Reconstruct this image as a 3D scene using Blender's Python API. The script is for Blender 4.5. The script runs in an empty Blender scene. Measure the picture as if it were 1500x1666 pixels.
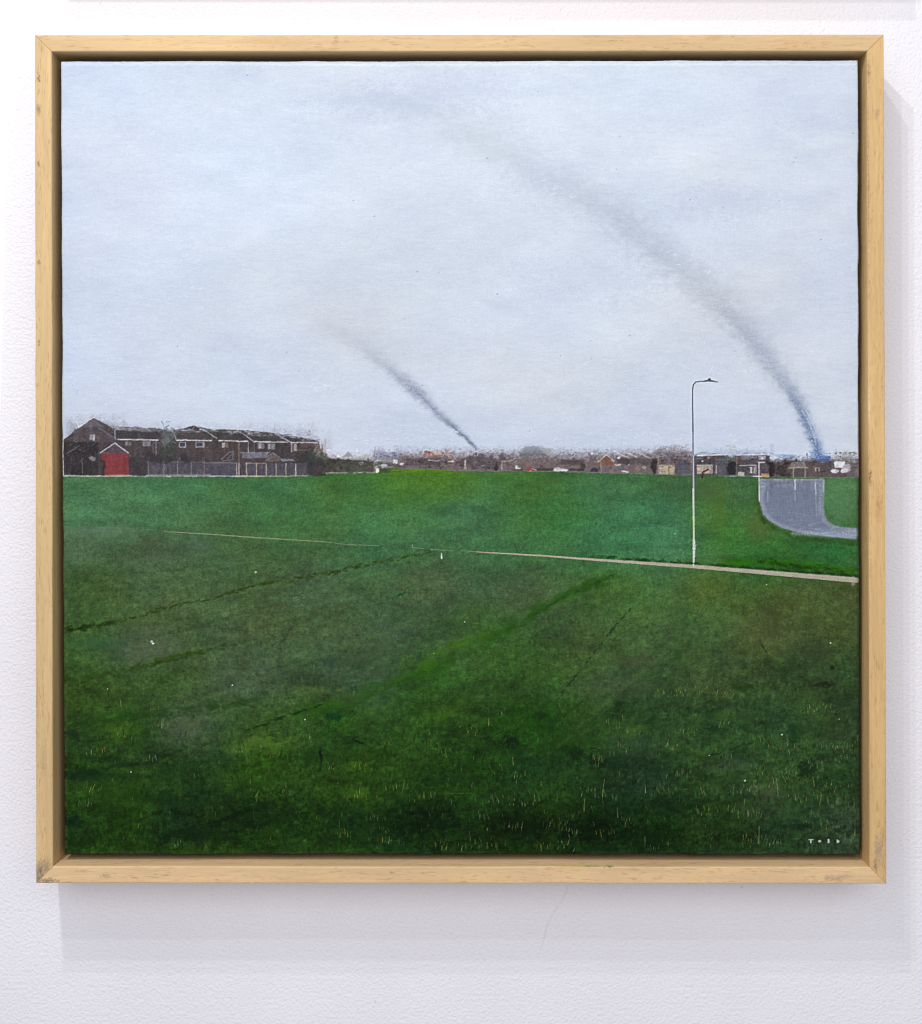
import bpy, math
import numpy as np

sc = bpy.context.scene
COL = sc.collection
rng = np.random.default_rng(11)

# ------------------------------------------------------------------ measures
S = 0.0005                     # metres per photo unit on the plane of the frame's face
D = 0.90                       # camera to frame face
YF = -0.047                    # frame face (wall face is y = 0)
PX, PY = 745.0, 762.0          # foot of the camera's axis, photo units
CAMX, CAMZ, CAMY = (PX-750)*S, (833-PY)*S, YF-D

def world(px, py, y):
    """point of the plane y that stands at (px, py)"""
    k = (y-CAMY)/D
    return CAMX+(px-PX)*S*k, y, CAMZ-(py-PY)*S*k

# ------------------------------------------------------------------ helpers
def lin(c):
    c = np.asarray(c, dtype=np.float32)/255.0
    return np.where(c <= 0.04045, c/12.92, ((c+0.055)/1.055)**2.4)

def link(o, parent=None):
    COL.objects.link(o)
    if parent is not None:
        o.parent = parent
    return o

def mesh_obj(name, verts, faces, mat, parent=None, smooth=False):
    me = bpy.data.meshes.new(name)
    me.from_pydata([tuple(v) for v in verts], [], [tuple(f) for f in faces])
    me.update()
    if mat: me.materials.append(mat)
    if smooth:
        me.polygons.foreach_set('use_smooth', [True]*len(me.polygons))
    return link(bpy.data.objects.new(name, me), parent)

def quad_mesh(name, V, Q, mat, parent=None, smooth=False):
    """fast mesh from numpy arrays"""
    me = bpy.data.meshes.new(name)
    me.vertices.add(len(V)); me.vertices.foreach_set('co', V.astype(np.float32).ravel())
    me.loops.add(Q.size); me.loops.foreach_set('vertex_index', Q.astype(np.int32).ravel())
    me.polygons.add(len(Q))
    me.polygons.foreach_set('loop_start', np.arange(0, Q.size, 4, dtype=np.int32))
    me.polygons.foreach_set('loop_total', np.full(len(Q), 4, dtype=np.int32))
    me.polygons.foreach_set('use_smooth', np.full(len(Q), smooth, dtype=bool))
    me.update(calc_edges=True)
    if mat: me.materials.append(mat)
    return link(bpy.data.objects.new(name, me), parent)

def set_col(o, name, rgba):
    a = o.data.attributes.new(name, 'FLOAT_COLOR', 'POINT')
    a.data.foreach_set('color', rgba.astype(np.float32).ravel())

def set_float(o, name, f):
    a = o.data.attributes.new(name, 'FLOAT', 'POINT')
    a.data.foreach_set('value', f.astype(np.float32).ravel())

# ------------------------------------------------------------------ node helpers
def new_mat(name):
    m = bpy.data.materials.new(name); m.use_nodes = True
    nt = m.node_tree
    return m, nt, nt.nodes['Principled BSDF']

def node(nt, typ, **kw):
    n = nt.nodes.new(typ)
    for k, v in kw.items():
        if k in n.inputs.keys(): n.inputs[k].default_value = v
        else: setattr(n, k, v)
    return n

def mth(nt, op, a, b=None, clamp=False):
    n = nt.nodes.new('ShaderNodeMath'); n.operation = op; n.use_clamp = clamp
    for i, v in enumerate((a, b)):
        if v is None: continue
        if isinstance(v, (int, float)): n.inputs[i].default_value = v
        else: nt.links.new(v, n.inputs[i])
    return n.outputs[0]

def mixc(nt, fac, a, b, mode='MIX'):
    n = nt.nodes.new('ShaderNodeMix'); n.data_type = 'RGBA'; n.blend_type = mode
    for i, v in ((0, fac), (6, a), (7, b)):
        if isinstance(v, (int, float)): n.inputs[i].default_value = v
        elif isinstance(v, (tuple, list)): n.inputs[i].default_value = (*v, 1) if len(v) == 3 else v
        else: nt.links.new(v, n.inputs[i])
    return n.outputs[2]

def rng_map(nt, v, a, b, c, d):
    n = nt.nodes.new('ShaderNodeMapRange')
    nt.links.new(v, n.inputs[0])
    for i, x in enumerate((a, b, c, d)): n.inputs[i+1].default_value = x
    return n.outputs[0]

def noise(nt, vec, scale, detail=2.0, rough=0.5, stretch=None, rot=None):
    if stretch or rot:
        mp = nt.nodes.new('ShaderNodeMapping')
        nt.links.new(vec, mp.inputs['Vector'])
        if stretch: mp.inputs['Scale'].default_value = stretch
        if rot: mp.inputs['Rotation'].default_value = rot
        vec = mp.outputs[0]
    n = node(nt, 'ShaderNodeTexNoise', Scale=scale, Detail=detail, Roughness=rough)
    nt.links.new(vec, n.inputs['Vector'])
    return n.outputs[0]

# ------------------------------------------------------------------ materials
def mat_wall(name, col, k=1.0):
    m, nt, b = new_mat(name)
    co = nt.nodes.new('ShaderNodeTexCoord').outputs['Object']
    fine = noise(nt, co, 400, 2, 0.5)
    mid = noise(nt, co, 190, 2, 0.5)
    sag = noise(nt, co, 9, 3, 0.5)
    sweep = noise(nt, co, 60, 2, 0.5, stretch=(1.0, 1, 0.4), rot=(0, 0.6, 0))
    h = mth(nt, 'ADD', mth(nt, 'MULTIPLY', fine, 0.85), mth(nt, 'MULTIPLY', mid, 0.35))
    h = mth(nt, 'ADD', h, mth(nt, 'MULTIPLY', sweep, 0.22))
    h = mth(nt, 'ADD', h, mth(nt, 'MULTIPLY', sag, 1.0))
    bp = node(nt, 'ShaderNodeBump', Strength=1.0, Distance=0.0010*k)
    nt.links.new(h, bp.inputs['Height']); nt.links.new(bp.outputs[0], b.inputs['Normal'])
    # faint unevenness of the emulsion, tiny specks of dirt
    t = rng_map(nt, noise(nt, co, 5, 4, 0.6), 0.3, 0.7, 0.975, 1.02)
    speck = rng_map(nt, noise(nt, co, 160, 1, 0.5), 0.77, 0.80, 0.0, 0.35)
    c = mixc(nt, 1.0, (*col, 1), t, 'MULTIPLY')
    c = mixc(nt, speck, c, (0.42, 0.40, 0.38))
    nt.links.new(c, b.inputs['Base Color'])
    b.inputs['Roughness'].default_value = 0.55
    b.inputs['Specular IOR Level'].default_value = 0.3
    return m

def mat_wood():
    m, nt, b = new_mat('ayous wood')
    co = nt.nodes.new('ShaderNodeTexCoord').outputs['Object']
    rnd = nt.nodes.new('ShaderNodeAttribute'); rnd.attribute_name = 'grain_shift'
    vs = node(nt, 'ShaderNodeVectorMath', operation='ADD')
    nt.links.new(co, vs.inputs[0]); nt.links.new(rnd.outputs['Vector'], vs.inputs[1])
    p = vs.outputs[0]
    # the grain wanders a little along the rail
    wob = node(nt, 'ShaderNodeTexNoise', Scale=14.0, Detail=2.0)
    nt.links.new(p, wob.inputs['Vector'])
    wv = node(nt, 'ShaderNodeVectorMath', operation='SCALE'); wv.inputs['Scale'].default_value = 0.008
    nt.links.new(wob.outputs['Color'], wv.inputs[0])
    va = node(nt, 'ShaderNodeVectorMath', operation='ADD')
    nt.links.new(p, va.inputs[0]); nt.links.new(wv.outputs[0], va.inputs[1])
    q = va.outputs[0]
    streak = noise(nt, q, 1.0, 3, 0.6, stretch=(16, 420, 420))
    broad = noise(nt, q, 1.0, 2, 0.5, stretch=(7, 60, 60))
    pore = noise(nt, q, 1.0, 1.5, 0.55, stretch=(115, 1100, 1100), rot=(0, 0, 0.03))
    gate = noise(nt, q, 1.0, 2, 0.5, stretch=(22, 160, 160))
    tone = nt.nodes.new('ShaderNodeAttribute'); tone.attribute_name = 'tone'
    c = tone.outputs['Color']
    c = mixc(nt, 1.0, c, rng_map(nt, broad, 0.3, 0.7, 0.93, 1.06), 'MULTIPLY')
    c = mixc(nt, 1.0, c, rng_map(nt, streak, 0.3, 0.7, 0.90, 1.06), 'MULTIPLY')
    pm = mth(nt, 'MULTIPLY', rng_map(nt, pore, 0.56, 0.68, 0.0, 1.0), rng_map(nt, gate, 0.38, 0.62, 0.10, 0.62))
    c = mixc(nt, pm, c, mixc(nt, 1.0, c, (0.62, 0.50, 0.36), 'MULTIPLY'))
    stain = nt.nodes.new('ShaderNodeAttribute'); stain.attribute_name = 'stain'
    c = mixc(nt, stain.outputs['Alpha'], c, stain.outputs['Color'])
    nt.links.new(c, b.inputs['Base Color'])
    rr = rng_map(nt, streak, 0.3, 0.7, 0.52, 0.68)
    nt.links.new(rr, b.inputs['Roughness'])
    b.inputs['Specular IOR Level'].default_value = 0.3
    h = mth(nt, 'SUBTRACT', mth(nt, 'MULTIPLY', streak, 0.5), mth(nt, 'MULTIPLY', pm, 0.6))
    bp = node(nt, 'ShaderNodeBump', Strength=0.6, Distance=0.0003)
    nt.links.new(h, bp.inputs['Height']); nt.links.new(bp.outputs[0], b.inputs['Normal'])
    return m

def mat_paint():
    m, nt, b = new_mat('oil paint on canvas')
    at = nt.nodes.new('ShaderNodeAttribute'); at.attribute_name = 'pigment'
    rl = nt.nodes.new('ShaderNodeAttribute'); rl.attribute_name = 'relief'
    co = nt.nodes.new('ShaderNodeTexCoord').outputs['Object']
    nt.links.new(at.outputs['Color'], b.inputs['Base Color'])
    weave_a = noise(nt, co, 1.0, 1, 0.5, stretch=(260, 1, 1500))
    weave_b = noise(nt, co, 1.0, 1, 0.5, stretch=(1500, 1, 260))
    brush = noise(nt, co, 1.0, 3, 0.6, stretch=(55, 1, 520), rot=(0, 0.05, 0))
    h = mth(nt, 'ADD', mth(nt, 'MULTIPLY', weave_a, 0.30), mth(nt, 'MULTIPLY', weave_b, 0.22))
    h = mth(nt, 'ADD', h, mth(nt, 'MULTIPLY', brush, 0.35))
    h = mth(nt, 'ADD', h, rl.outputs['Fac'])
    bp = node(nt, 'ShaderNodeBump', Strength=0.55, Distance=0.00035)
    nt.links.new(h, bp.inputs['Height']); nt.links.new(bp.outputs[0], b.inputs['Normal'])
    nt.links.new(rng_map(nt, brush, 0.3, 0.7, 0.55, 0.75), b.inputs['Roughness'])
    b.inputs['Specular IOR Level'].default_value = 0.05
    return m

M_WALL = mat_wall('white wall paint', (0.81, 0.80, 0.845))
M_WALL2 = mat_wall('wall paint lightened as if lit', (0.90, 0.90, 0.90), 0.6)  # raised albedo holds the blown-out light on the wall beyond the corner
M_WOOD = mat_wood()
M_PAINT = mat_paint()

# ------------------------------------------------------------------ painting kit
CORN = dict(tl=(98, 99), tr=(1396.5, 97), bl=(104.5, 1391.5), br=(1400.5, 1391))
NX, NY = 1300, 1294
uu, vv = np.meshgrid(np.linspace(0, 1, NX), np.linspace(0, 1, NY))
def bil(i):
    return ((1-uu)*(1-vv)*CORN['tl'][i] + uu*(1-vv)*CORN['tr'][i]
            + (1-uu)*vv*CORN['bl'][i] + uu*vv*CORN['br'][i])
GX, GY = bil(0).astype(np.float32), bil(1).astype(np.float32)
IMG = np.zeros((NY, NX, 3), np.float32)      # display values 0..255
REL = np.zeros((NY, NX), np.float32)
PID = np.zeros((NY, NX), np.int16)           # which painted motif a point belongs to
IDS = {'painted_sky': 0, 'painted_field': 1}
def motif(name, copy=False):
    if name in IDS: return IDS[name]
    IDS[name] = len(IDS); return IDS[name]

def vnoise(sx, sy, oct=3, gain=0.5, seed=0):
    """smooth value noise over the canvas, cell sx by sy photo units, range about -1..1"""
    r = np.random.default_rng(1000+seed)
    out = np.zeros((NY, NX), np.float32); amp = 1.0; tot = 0
    for o in range(oct):
        gx, gy = 1310/sx+3, 1305/sy+3
        G = r.uniform(-1, 1, (int(gy)+2, int(gx)+2)).astype(np.float32)
        fx = np.linspace(0, 1310/sx, NX) + r.uniform(0, 1); fy = np.linspace(0, 1305/sy, NY) + r.uniform(0, 1)
        ix = fx.astype(int); iy = fy.astype(int)
        tx = (fx-ix).astype(np.float32); ty = (fy-iy).astype(np.float32)
        tx = tx*tx*(3-2*tx); ty = (ty*ty*(3-2*ty))[:, None]
        a = G[iy][:, ix]*(1-tx)+G[iy][:, ix+1]*tx
        c = G[iy+1][:, ix]*(1-tx)+G[iy+1][:, ix+1]*tx
        out += amp*(a*(1-ty)+c*ty); tot += amp
        amp *= gain; sx = max(sx/2, 1.0); sy = max(sy/2, 1.0)
    return out/tot*1.6

def rbf(pts, p=2.6):
    """smooth blend of colour notes"""
    num = np.zeros((NY//4+2, NX//4+2, 3), np.float32); den = np.zeros(num.shape[:2], np.float32)
    x = np.linspace(98, 1400, num.shape[1])[None, :]; y = np.linspace(97, 1391, num.shape[0])[:, None]
    for px, py, c in pts:
        w = 1.0/(((x-px)**2+((y-py)*1.35)**2)+35.0**2)**(p/2*1.15)
        den += w; num += w[..., None]*np.array(c, np.float32)
    g = num/den[..., None]
    fx = np.linspace(0, g.shape[1]-1.001, NX); fy = np.linspace(0, g.shape[0]-1.001, NY)
    ix = fx.astype(int); iy = fy.astype(int); tx = (fx-ix)[None, :, None]; ty = (fy-iy)[:, None, None]
    return ((g[iy][:, ix]*(1-tx)+g[iy][:, ix+1]*tx)*(1-ty)+(g[iy+1][:, ix]*(1-tx)+g[iy+1][:, ix+1]*tx)*ty).astype(np.float32)

def win(x0, y0, x1, y1):
    """index window around a photo box"""
    i0 = max(0, int((x0-98-8)/1302*NX)-2); i1 = min(NX, int((x1-98+2)/1295*NX)+4)
    j0 = max(0, int((y0-97-3)/1296*NY)-2); j1 = min(NY, int((y1-97+3)/1293*NY)+4)
    return slice(j0, max(j0, j1)), slice(i0, max(i0, i1))

def put(w, a, col, mid=None, rel=0.0, jit=0.0):
    if a.size == 0: return
    c = np.array(col, np.float32)
    if jit: c = c*(1+rng.normal(0, jit, a.shape)[..., None])
    IMG[w] += a[..., None]*(c-IMG[w])
    if rel: REL[w] = np.maximum(REL[w], a*rel)
    if mid is not None:
        P = PID[w]; P[a > 0.45] = mid; PID[w] = P

def seg_dist(x, y, ax, ay, bx, by):
    dx, dy = bx-ax, by-ay; l2 = dx*dx+dy*dy+1e-9
    t = np.clip(((x-ax)*dx+(y-ay)*dy)/l2, 0, 1)
    return np.hypot(x-ax-t*dx, y-ay-t*dy), t

def line(pts, wd, col, al=1.0, soft=0.6, mid=None, rel=0.0, rough=0.0, jit=0.0):
    """brush line; wd may be one width or one per point"""
    ws = wd if isinstance(wd, (list, tuple)) else [wd]*len(pts)
    m = max(ws)+soft+2
    xs = [p[0] for p in pts]; ys = [p[1] for p in pts]
    w = win(min(xs)-m, min(ys)-m, max(xs)+m, max(ys)+m)
    x, y = GX[w], GY[w]
    if x.size == 0: return
    best = np.full(x.shape, -9.0, np.float32)
    for k in range(len(pts)-1):
        d, t = seg_dist(x, y, *pts[k], *pts[k+1])
        best = np.maximum(best, (ws[k]*(1-t)+ws[k+1]*t)/2-d)
    a = np.clip(best/soft+0.5, 0, 1)*al
    if rough: a = a*np.clip(1-rough*np.abs(rng.normal(0, 1, a.shape)), 0, 1)
    put(w, a.astype(np.float32), col, mid, rel, jit)

def poly(pts, col, al=1.0, soft=0.8, mid=None, rel=0.0, jit=0.0, rough=0.0, hatch=None):
    xs = np.array([p[0] for p in pts], float); ys = np.array([p[1] for p in pts], float)
    w = win(xs.min()-3, ys.min()-3, xs.max()+3, ys.max()+3)
    x, y = GX[w], GY[w]
    if x.size == 0: return
    ins = np.zeros(x.shape, bool); dm = np.full(x.shape, 99.0)
    n = len(pts)
    for k in range(n):
        ax, ay, bx, by = xs[k], ys[k], xs[(k+1) % n], ys[(k+1) % n]
        cr = (ay > y) != (by > y)
        if ay != by:
            ins ^= cr & (x < (bx-ax)*(y-ay)/(by-ay)+ax)
        dm = np.minimum(dm, seg_dist(x, y, ax, ay, bx, by)[0])
    sd = np.where(ins, dm, -dm)
    a = np.clip(sd/soft+0.5, 0, 1)*al
    if rough: a = a*np.clip(1-rough*np.abs(rng.normal(0, 1, a.shape)), 0, 1)
    put(w, a.astype(np.float32), col, mid, rel, jit)

def box(x0, y0, x1, y1, col, **k):
    poly([(x0, y0), (x1, y0), (x1, y1), (x0, y1)], col, **k)

def blob(cx, cy, rx, ry, col, al=1.0, edge=0.35, rag=0.0, ang=0.0, mid=None, jit=0.0, rel=0.0):
    w = win(cx-rx*1.6-2, cy-ry*1.6-2, cx+rx*1.6+2, cy+ry*1.6+2) if ang == 0 else win(cx-max(rx, ry)*1.6, cy-max(rx, ry)*1.6, cx+max(rx, ry)*1.6, cy+max(rx, ry)*1.6)
    x, y = GX[w]-cx, GY[w]-cy
    if x.size == 0: return
    c, s = math.cos(ang), math.sin(ang)
    r = np.hypot((x*c+y*s)/rx, (-x*s+y*c)/ry)
    if rag: r = r+RAG[w]*rag+(GRIT[w]*0.12*edge+FINE[w]*0.12*edge if rx > 5 else 0)
    a = np.clip((1-r)/edge+0.5, 0, 1)*al
    put(w, a.astype(np.float32), col, mid, rel, jit)

RAG = vnoise(9, 7, 3, 0.6, 77)
FINE = vnoise(2.2, 1.6, 1, 0.5, 5)
GRIT = rng.normal(0, 1, (NY, NX)).astype(np.float32)

# ------------------------------------------------------------------ the painted sky
SKY = [(110,110,(202,213,234)),(400,110,(201,213,233)),(700,120,(205,216,236)),(1000,130,(211,221,237)),(1380,105,(204,215,236)),
 (120,300,(201,212,235)),(330,290,(208,219,240)),(600,280,(206,218,238)),(850,270,(212,223,241)),(1100,230,(214,224,241)),(1350,300,(207,217,236)),
 (120,450,(200,211,233)),(400,450,(204,214,231)),(650,420,(202,213,231)),(900,400,(208,219,237)),(1180,340,(206,216,234)),(1370,450,(205,215,236)),
 (120,600,(199,211,237)),(300,570,(203,213,231)),(520,600,(205,215,233)),(750,550,(209,219,237)),(1000,520,(211,221,238)),(1260,470,(205,213,229)),(1380,600,(205,215,237)),
 (150,665,(200,210,230)),(400,660,(203,215,236)),(650,690,(203,215,237)),(900,650,(207,217,235)),(1000,700,(202,214,237)),(1200,700,(203,215,238)),(1370,690,(208,219,238)),
 (430,350,(211,222,241)),(250,380,(209,220,240)),(560,520,(203,210,226)),(840,330,(203,214,233)),(1150,600,(209,217,233)),(1000,610,(206,215,232))]
sky = rbf(SKY)+np.array([4.5, 5.5, 1.0], np.float32)
sm_ = sky.mean(-1, keepdims=True); sky = sm_+(sky-sm_)*0.86
cl = vnoise(170, 80, 4, 0.55, 1)
sky += cl[..., None]*np.array([5.4, 5.0, 3.6], np.float32)
sky += vnoise(70, 30, 4, 0.65, 2)[..., None]*np.array([4.2, 4.0, 3.0], np.float32)
sky += vnoise(240, 120, 2, 0.5, 3)[..., None]*np.array([2.4, 0.8, -1.6], np.float32)     # warm and cool passes
sky += vnoise(12, 5, 2, 0.6, 4)[..., None]*1.8
sky += FINE[..., None]*1.5 + GRIT[..., None]*1.3
IMG[:] = sky
# dragged brush marks
for k in range(4200):
    x, y = rng.uniform(100, 1398), rng.uniform(100, 745)
    L = rng.uniform(8, 46); a = rng.normal(0.02, 0.35 if rng.random() < 0.35 else 0.07)
    d = rng.normal(0, 7.5)
    base = np.array([209.5, 220.5, 235.5])+d*np.array([1, 0.95, 0.7])
    line([(x, y), (x+L*math.cos(a), y+L*math.sin(a))], rng.uniform(1.2, 3.5), base, al=rng.uniform(0.06, 0.28), soft=1.5, rel=rng.uniform(0, 0.35), rough=0.5)
# blue rim at the left and right turn of the canvas, top edge painted paler where light catches the roll
m = np.clip(1-(GX-104)/34, 0, 1)*(GY < 700)
IMG += (m*(0.6+0.4*RAG))[..., None]*np.array([-5, -3, 1], np.float32)
m = np.clip(1-(1396-GX)/26, 0, 1)*(GY < 740)
IMG += (m*(0.5+0.4*RAG))[..., None]*np.array([-9, -7, -2], np.float32)
m = np.clip(1-np.abs(GY-105-RAG*1.5)/3.0, 0, 1)
IMG += m[..., None]*np.array([13, 12, 8], np.float32)
# worn warm blots near the top
for cx, cy, r in ((390,118,26),(720,150,60),(580,160,40),(640,172,46),(1330,200,30),(1180,330,50),(960,455,60)):
    blob(cx, cy, r*1.6, r*0.5, (188, 200, 222), al=0.28, edge=1.0, rag=0.5)

def plume(pts, name):
    """soft smoke: x, y, half width, colour, opacity; sharper lower-left side, feathered upper-right"""
    mid = motif(name)
    n = len(pts)
    xs = [p[0] for p in pts]; ys = [p[1] for p in pts]
    w = win(min(xs)-90, min(ys)-90, max(xs)+60, max(ys)+10)
    x, y = GX[w], GY[w]
    bestd = np.full(x.shape, 1e9, np.float32); A = np.zeros_like(bestd); W = np.ones_like(bestd)
    Cc = np.zeros(x.shape+(3,), np.float32); SD = np.zeros_like(bestd)
    for k in range(n-1):
        ax, ay, wa, ca, oa = pts[k]; bx, by, wb, cb, ob = pts[k+1]
        d, t = seg_dist(x, y, ax, ay, bx, by)
        ww = wa*(1-t)+wb*t
        nd = d/ww
        up = nd < bestd
        bestd = np.where(up, nd, bestd)
        A = np.where(up, oa*(1-t)+ob*t, A)
        col = np.array(ca, np.float32)*(1-t[..., None])+np.array(cb, np.float32)*t[..., None]
        gm = col.mean(-1, keepdims=True); col = gm+(col-gm)*0.9+np.array([-2, 1, -2])
        Cc = np.where(up[..., None], col, Cc)
        side = ((bx-ax)*(y-ay)-(by-ay)*(x-ax))/math.hypot(bx-ax, by-ay)
        SD = np.where(up, side, SD)
    r = bestd+RAG[w]*0.26+GRIT[w]*0.12+vn_pl[w]*0.24+FINE[w]*0.08
    r = np.where(SD < 0, r*1.22, r*0.88)
    f = np.exp(-np.clip(r, 0, 9)**2*1.5)
    a = (A*f*np.clip(1+0.28*vn_pl[w]+0.19*GRIT[w]+0.18*FINE[w]+0.16*hat_[w], 0.1, 1.7)).astype(np.float32)
    a = np.clip(a, 0, 0.95)
    IMG[w] += a[..., None]*(Cc-IMG[w])
    P = PID[w]; P[(f*A > 0.15) & (bestd < 1.1)] = mid; PID[w] = P
vn_pl = vnoise(40, 18, 3, 0.6, 9); hat_ = vnoise(9, 2.4, 2, 0.7, 10)
GR = (168, 175, 193); BL = (128, 138, 170)
plume([(775,731,2.6,(105,115,148),0.9),(757,711,4.5,(112,122,155),0.85),(735,693,6.5,(122,132,163),0.75),(710,672,8.5,(140,148,176),0.62),(690,650,9.5,(128,135,165),0.78),
       (668,630,11,(135,141,168),0.72),(640,607,13,(160,166,186),0.58),(605,578,14,(175,180,195),0.46),(570,553,17,(182,186,198),0.34),(530,530,20,(190,192,202),0.24),(490,517,22,(192,196,206),0.12),(380,522,24,(192,198,212),0.06),(330,525,20,(195,200,215),0.0)], 'painted_smoke_plume')
# paler paint pulled along the near edge of the small plume
for (a, b) in (((768,735),(744,712)),((742,709),(705,678)),((768,718),(745,697))):
    line([a, b], 2.0, (214, 224, 241), al=0.5, soft=2.0, rough=0.4)
plume([(1333,742,9,(84,112,168),0.92),(1326,722,9,(88,112,165),0.85),(1316,698,10,(104,122,165),0.78),(1303,668,12.5,(112,126,165),0.70),(1284,636,16,(134,146,176),0.62),
       (1260,604,20,(148,158,184),0.58),(1232,566,25,(156,164,190),0.54),(1198,527,30,(164,170,190),0.52),(1158,488,31,(170,174,190),0.50),(1112,447,33,(172,178,194),0.44),
       (1055,398,36,(168,176,196),0.46),(1000,355,38,(170,178,198),0.44),(940,318,42,(176,183,200),0.40),(880,284,46,(176,184,204),0.38),(810,246,48,(182,189,202),0.36),(730,202,46,(184,191,203),0.34),(650,172,40,(188,196,207),0.18),(560,150,36,(190,199,210),0.08),(450,135,36,(192,200,212),0.03),(380,130,36,(194,202,214),0.0)], 'painted_smoke_plume.001')
line([(1305,668),(1318,690),(1328,722)], 1.6, (222, 230, 244), al=0.7, soft=1.0, rel=0.4, rough=0.4)
line([(1312,668),(1324,694)], 1.6, (218, 227, 243), al=0.6, soft=1.2, rough=0.4)
# loaded white touches
for cx, cy, n, sx, sy in ((515,632,46,16,5),(1140,430,40,40,18),(905,320,14,30,12),(1075,590,40,60,8),(1195,600,22,30,6),(660,715,40,50,8),(1190,726,36,16,6),(1040,706,10,26,7),(255,450,24,60,30),(1000,715,30,70,9),(760,300,20,60,20),(1290,740,10,14,3)):
    for k in range(n):
        x, y = cx+rng.normal(0, sx), cy+rng.normal(0, sy); a = rng.normal(0, 0.5); L = rng.uniform(1.5, 7)
        line([(x, y), (x+L*math.cos(a), y+L*math.sin(a))], rng.uniform(0.8, 1.8), (226, 234, 246), al=rng.uniform(0.3, 0.85), soft=0.9, rel=0.7)
for k in range(240):
    x, y = rng.uniform(105, 1390), rng.uniform(105, 735)
    blob(x, y, rng.uniform(0.8, 1.6), rng.uniform(0.7, 1.1), (228, 235, 246) if rng.random() < 0.75 else (150, 165, 192), al=rng.uniform(0.25, 0.8), rel=0.5)

# ------------------------------------------------------------------ the painted field
GRASS = [(120,790,(73,119,82)),(300,790,(69,116,79)),(480,790,(66,113,72)),(560,782,(66,110,58)),(640,776,(74,120,46)),(720,776,(76,122,48)),(850,780,(64,106,54)),(1000,785,(68,111,72)),(1120,790,(64,103,70)),(1200,790,(70,106,68)),(1370,815,(82,126,85)),
 (120,840,(80,128,92)),(250,840,(74,122,86)),(450,850,(62,108,68)),(600,850,(66,112,72)),(760,845,(70,115,80)),(900,840,(58,112,62)),(1050,840,(64,120,84)),(1105,860,(72,126,94)),(1155,840,(64,108,54)),(1190,870,(56,110,46)),(1230,850,(72,104,54)),(1250,905,(44,100,46)),(1350,905,(42,98,50)),
 (120,885,(72,94,70)),(250,890,(75,90,66)),(400,893,(70,98,62)),(550,885,(66,105,68)),(700,880,(68,111,72)),(850,885,(64,110,66)),(1000,890,(62,117,78)),(1085,900,(66,114,80)),
 (120,950,(64,92,52)),(300,960,(70,90,58)),(500,950,(72,92,65)),(700,950,(70,90,64)),(850,960,(72,90,60)),(1000,960,(62,96,47)),(1150,960,(70,92,45)),(1300,970,(74,90,48)),(1380,960,(76,91,52)),
 (120,1030,(60,90,44)),(230,1050,(72,92,64)),(400,1020,(70,90,60)),(550,1020,(67,88,58)),(650,1030,(64,86,62)),(720,1050,(58,86,52)),(800,1040,(54,90,42)),(950,1030,(62,84,48)),(1100,1030,(66,92,55)),(1250,1030,(70,86,50)),(1370,1020,(68,84,46)),
 (120,1110,(50,76,34)),(250,1110,(58,82,40)),(400,1100,(70,88,64)),(550,1100,(58,80,58)),(700,1100,(44,84,30)),(850,1090,(46,78,36)),(1000,1100,(57,79,48)),(1150,1100,(56,76,45)),(1300,1100,(46,68,40)),(1380,1100,(43,66,40)),
 (120,1180,(40,66,28)),(210,1180,(36,66,22)),(295,1180,(68,84,62)),(400,1180,(54,80,36)),(550,1170,(40,74,24)),(700,1170,(38,70,26)),(850,1180,(28,62,18)),(1000,1180,(40,70,32)),(1150,1180,(42,70,36)),(1300,1180,(46,75,40)),(1380,1180,(43,62,40)),
 (120,1260,(34,62,22)),(280,1260,(32,60,24)),(420,1250,(40,72,18)),(600,1250,(38,68,20)),(750,1260,(28,58,18)),(900,1260,(28,58,24)),(1050,1260,(36,58,34)),(1200,1260,(38,62,36)),(1350,1260,(40,66,34)),
 (120,1340,(30,58,18)),(200,1330,(34,62,14)),(290,1330,(26,50,20)),(400,1340,(22,46,16)),(550,1340,(24,50,18)),(700,1340,(18,42,14)),(850,1345,(16,36,12)),(960,1345,(14,34,12)),(1060,1340,(18,40,14)),(1170,1340,(26,48,22)),(1300,1345,(33,58,34)),(1380,1350,(42,58,46))]
grass = rbf(GRASS, 3.0)
dep = np.clip((GY-770)/620, 0, 1)
g1 = vnoise(60, 20, 4, 0.6, 21); g2 = vnoise(120, 45, 3, 0.6, 22); g3 = vnoise(14, 9, 3, 0.75, 23); g4 = vnoise(7, 18, 2, 0.6, 24)
grass *= (1+0.10*g1+0.14*g2*dep+0.13*g3*(0.25+dep)+0.07*g4*dep)[..., None]
grass += (g2*dep)[..., None]*np.array([2, 1, -4], np.float32)
grass += vnoise(90, 60, 3, 0.5, 25)[..., None]*np.array([3, 0, -3.5], np.float32)*(1-dep*0.6)[..., None]
lum_ = grass.mean(-1, keepdims=True); grass = (lum_+(grass-lum_)*0.98)*np.array([1.01, 1.01, 0.95], np.float32); grass *= (1+0.11*dep)[..., None]
tooth = vnoise(4.5, 5.5, 2, 0.7, 26); tuft = vnoise(9, 7, 2, 0.7, 27)
grass *= (1+FINE*0.055+GRIT*0.035+tooth*(0.03+0.12*dep)+tuft*(0.01+0.08*dep))[..., None]

# upper edge of the field
HX = [98, 240, 390, 500, 530, 610, 620, 700, 745, 800, 900, 1000, 1100, 1130, 1235, 1400]
HY = [775, 775, 775.5, 774, 770, 769, 762, 763, 766, 766.5, 767, 770, 772, 773, 775.5, 777]
hy = np.interp(GX, HX, HY)+RAG*0.8
am = np.clip((GY-hy)/1.2+0.5, 0, 1)
IMG += am[..., None]*(grass-IMG)
PID[am > 0.5] = 1

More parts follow.
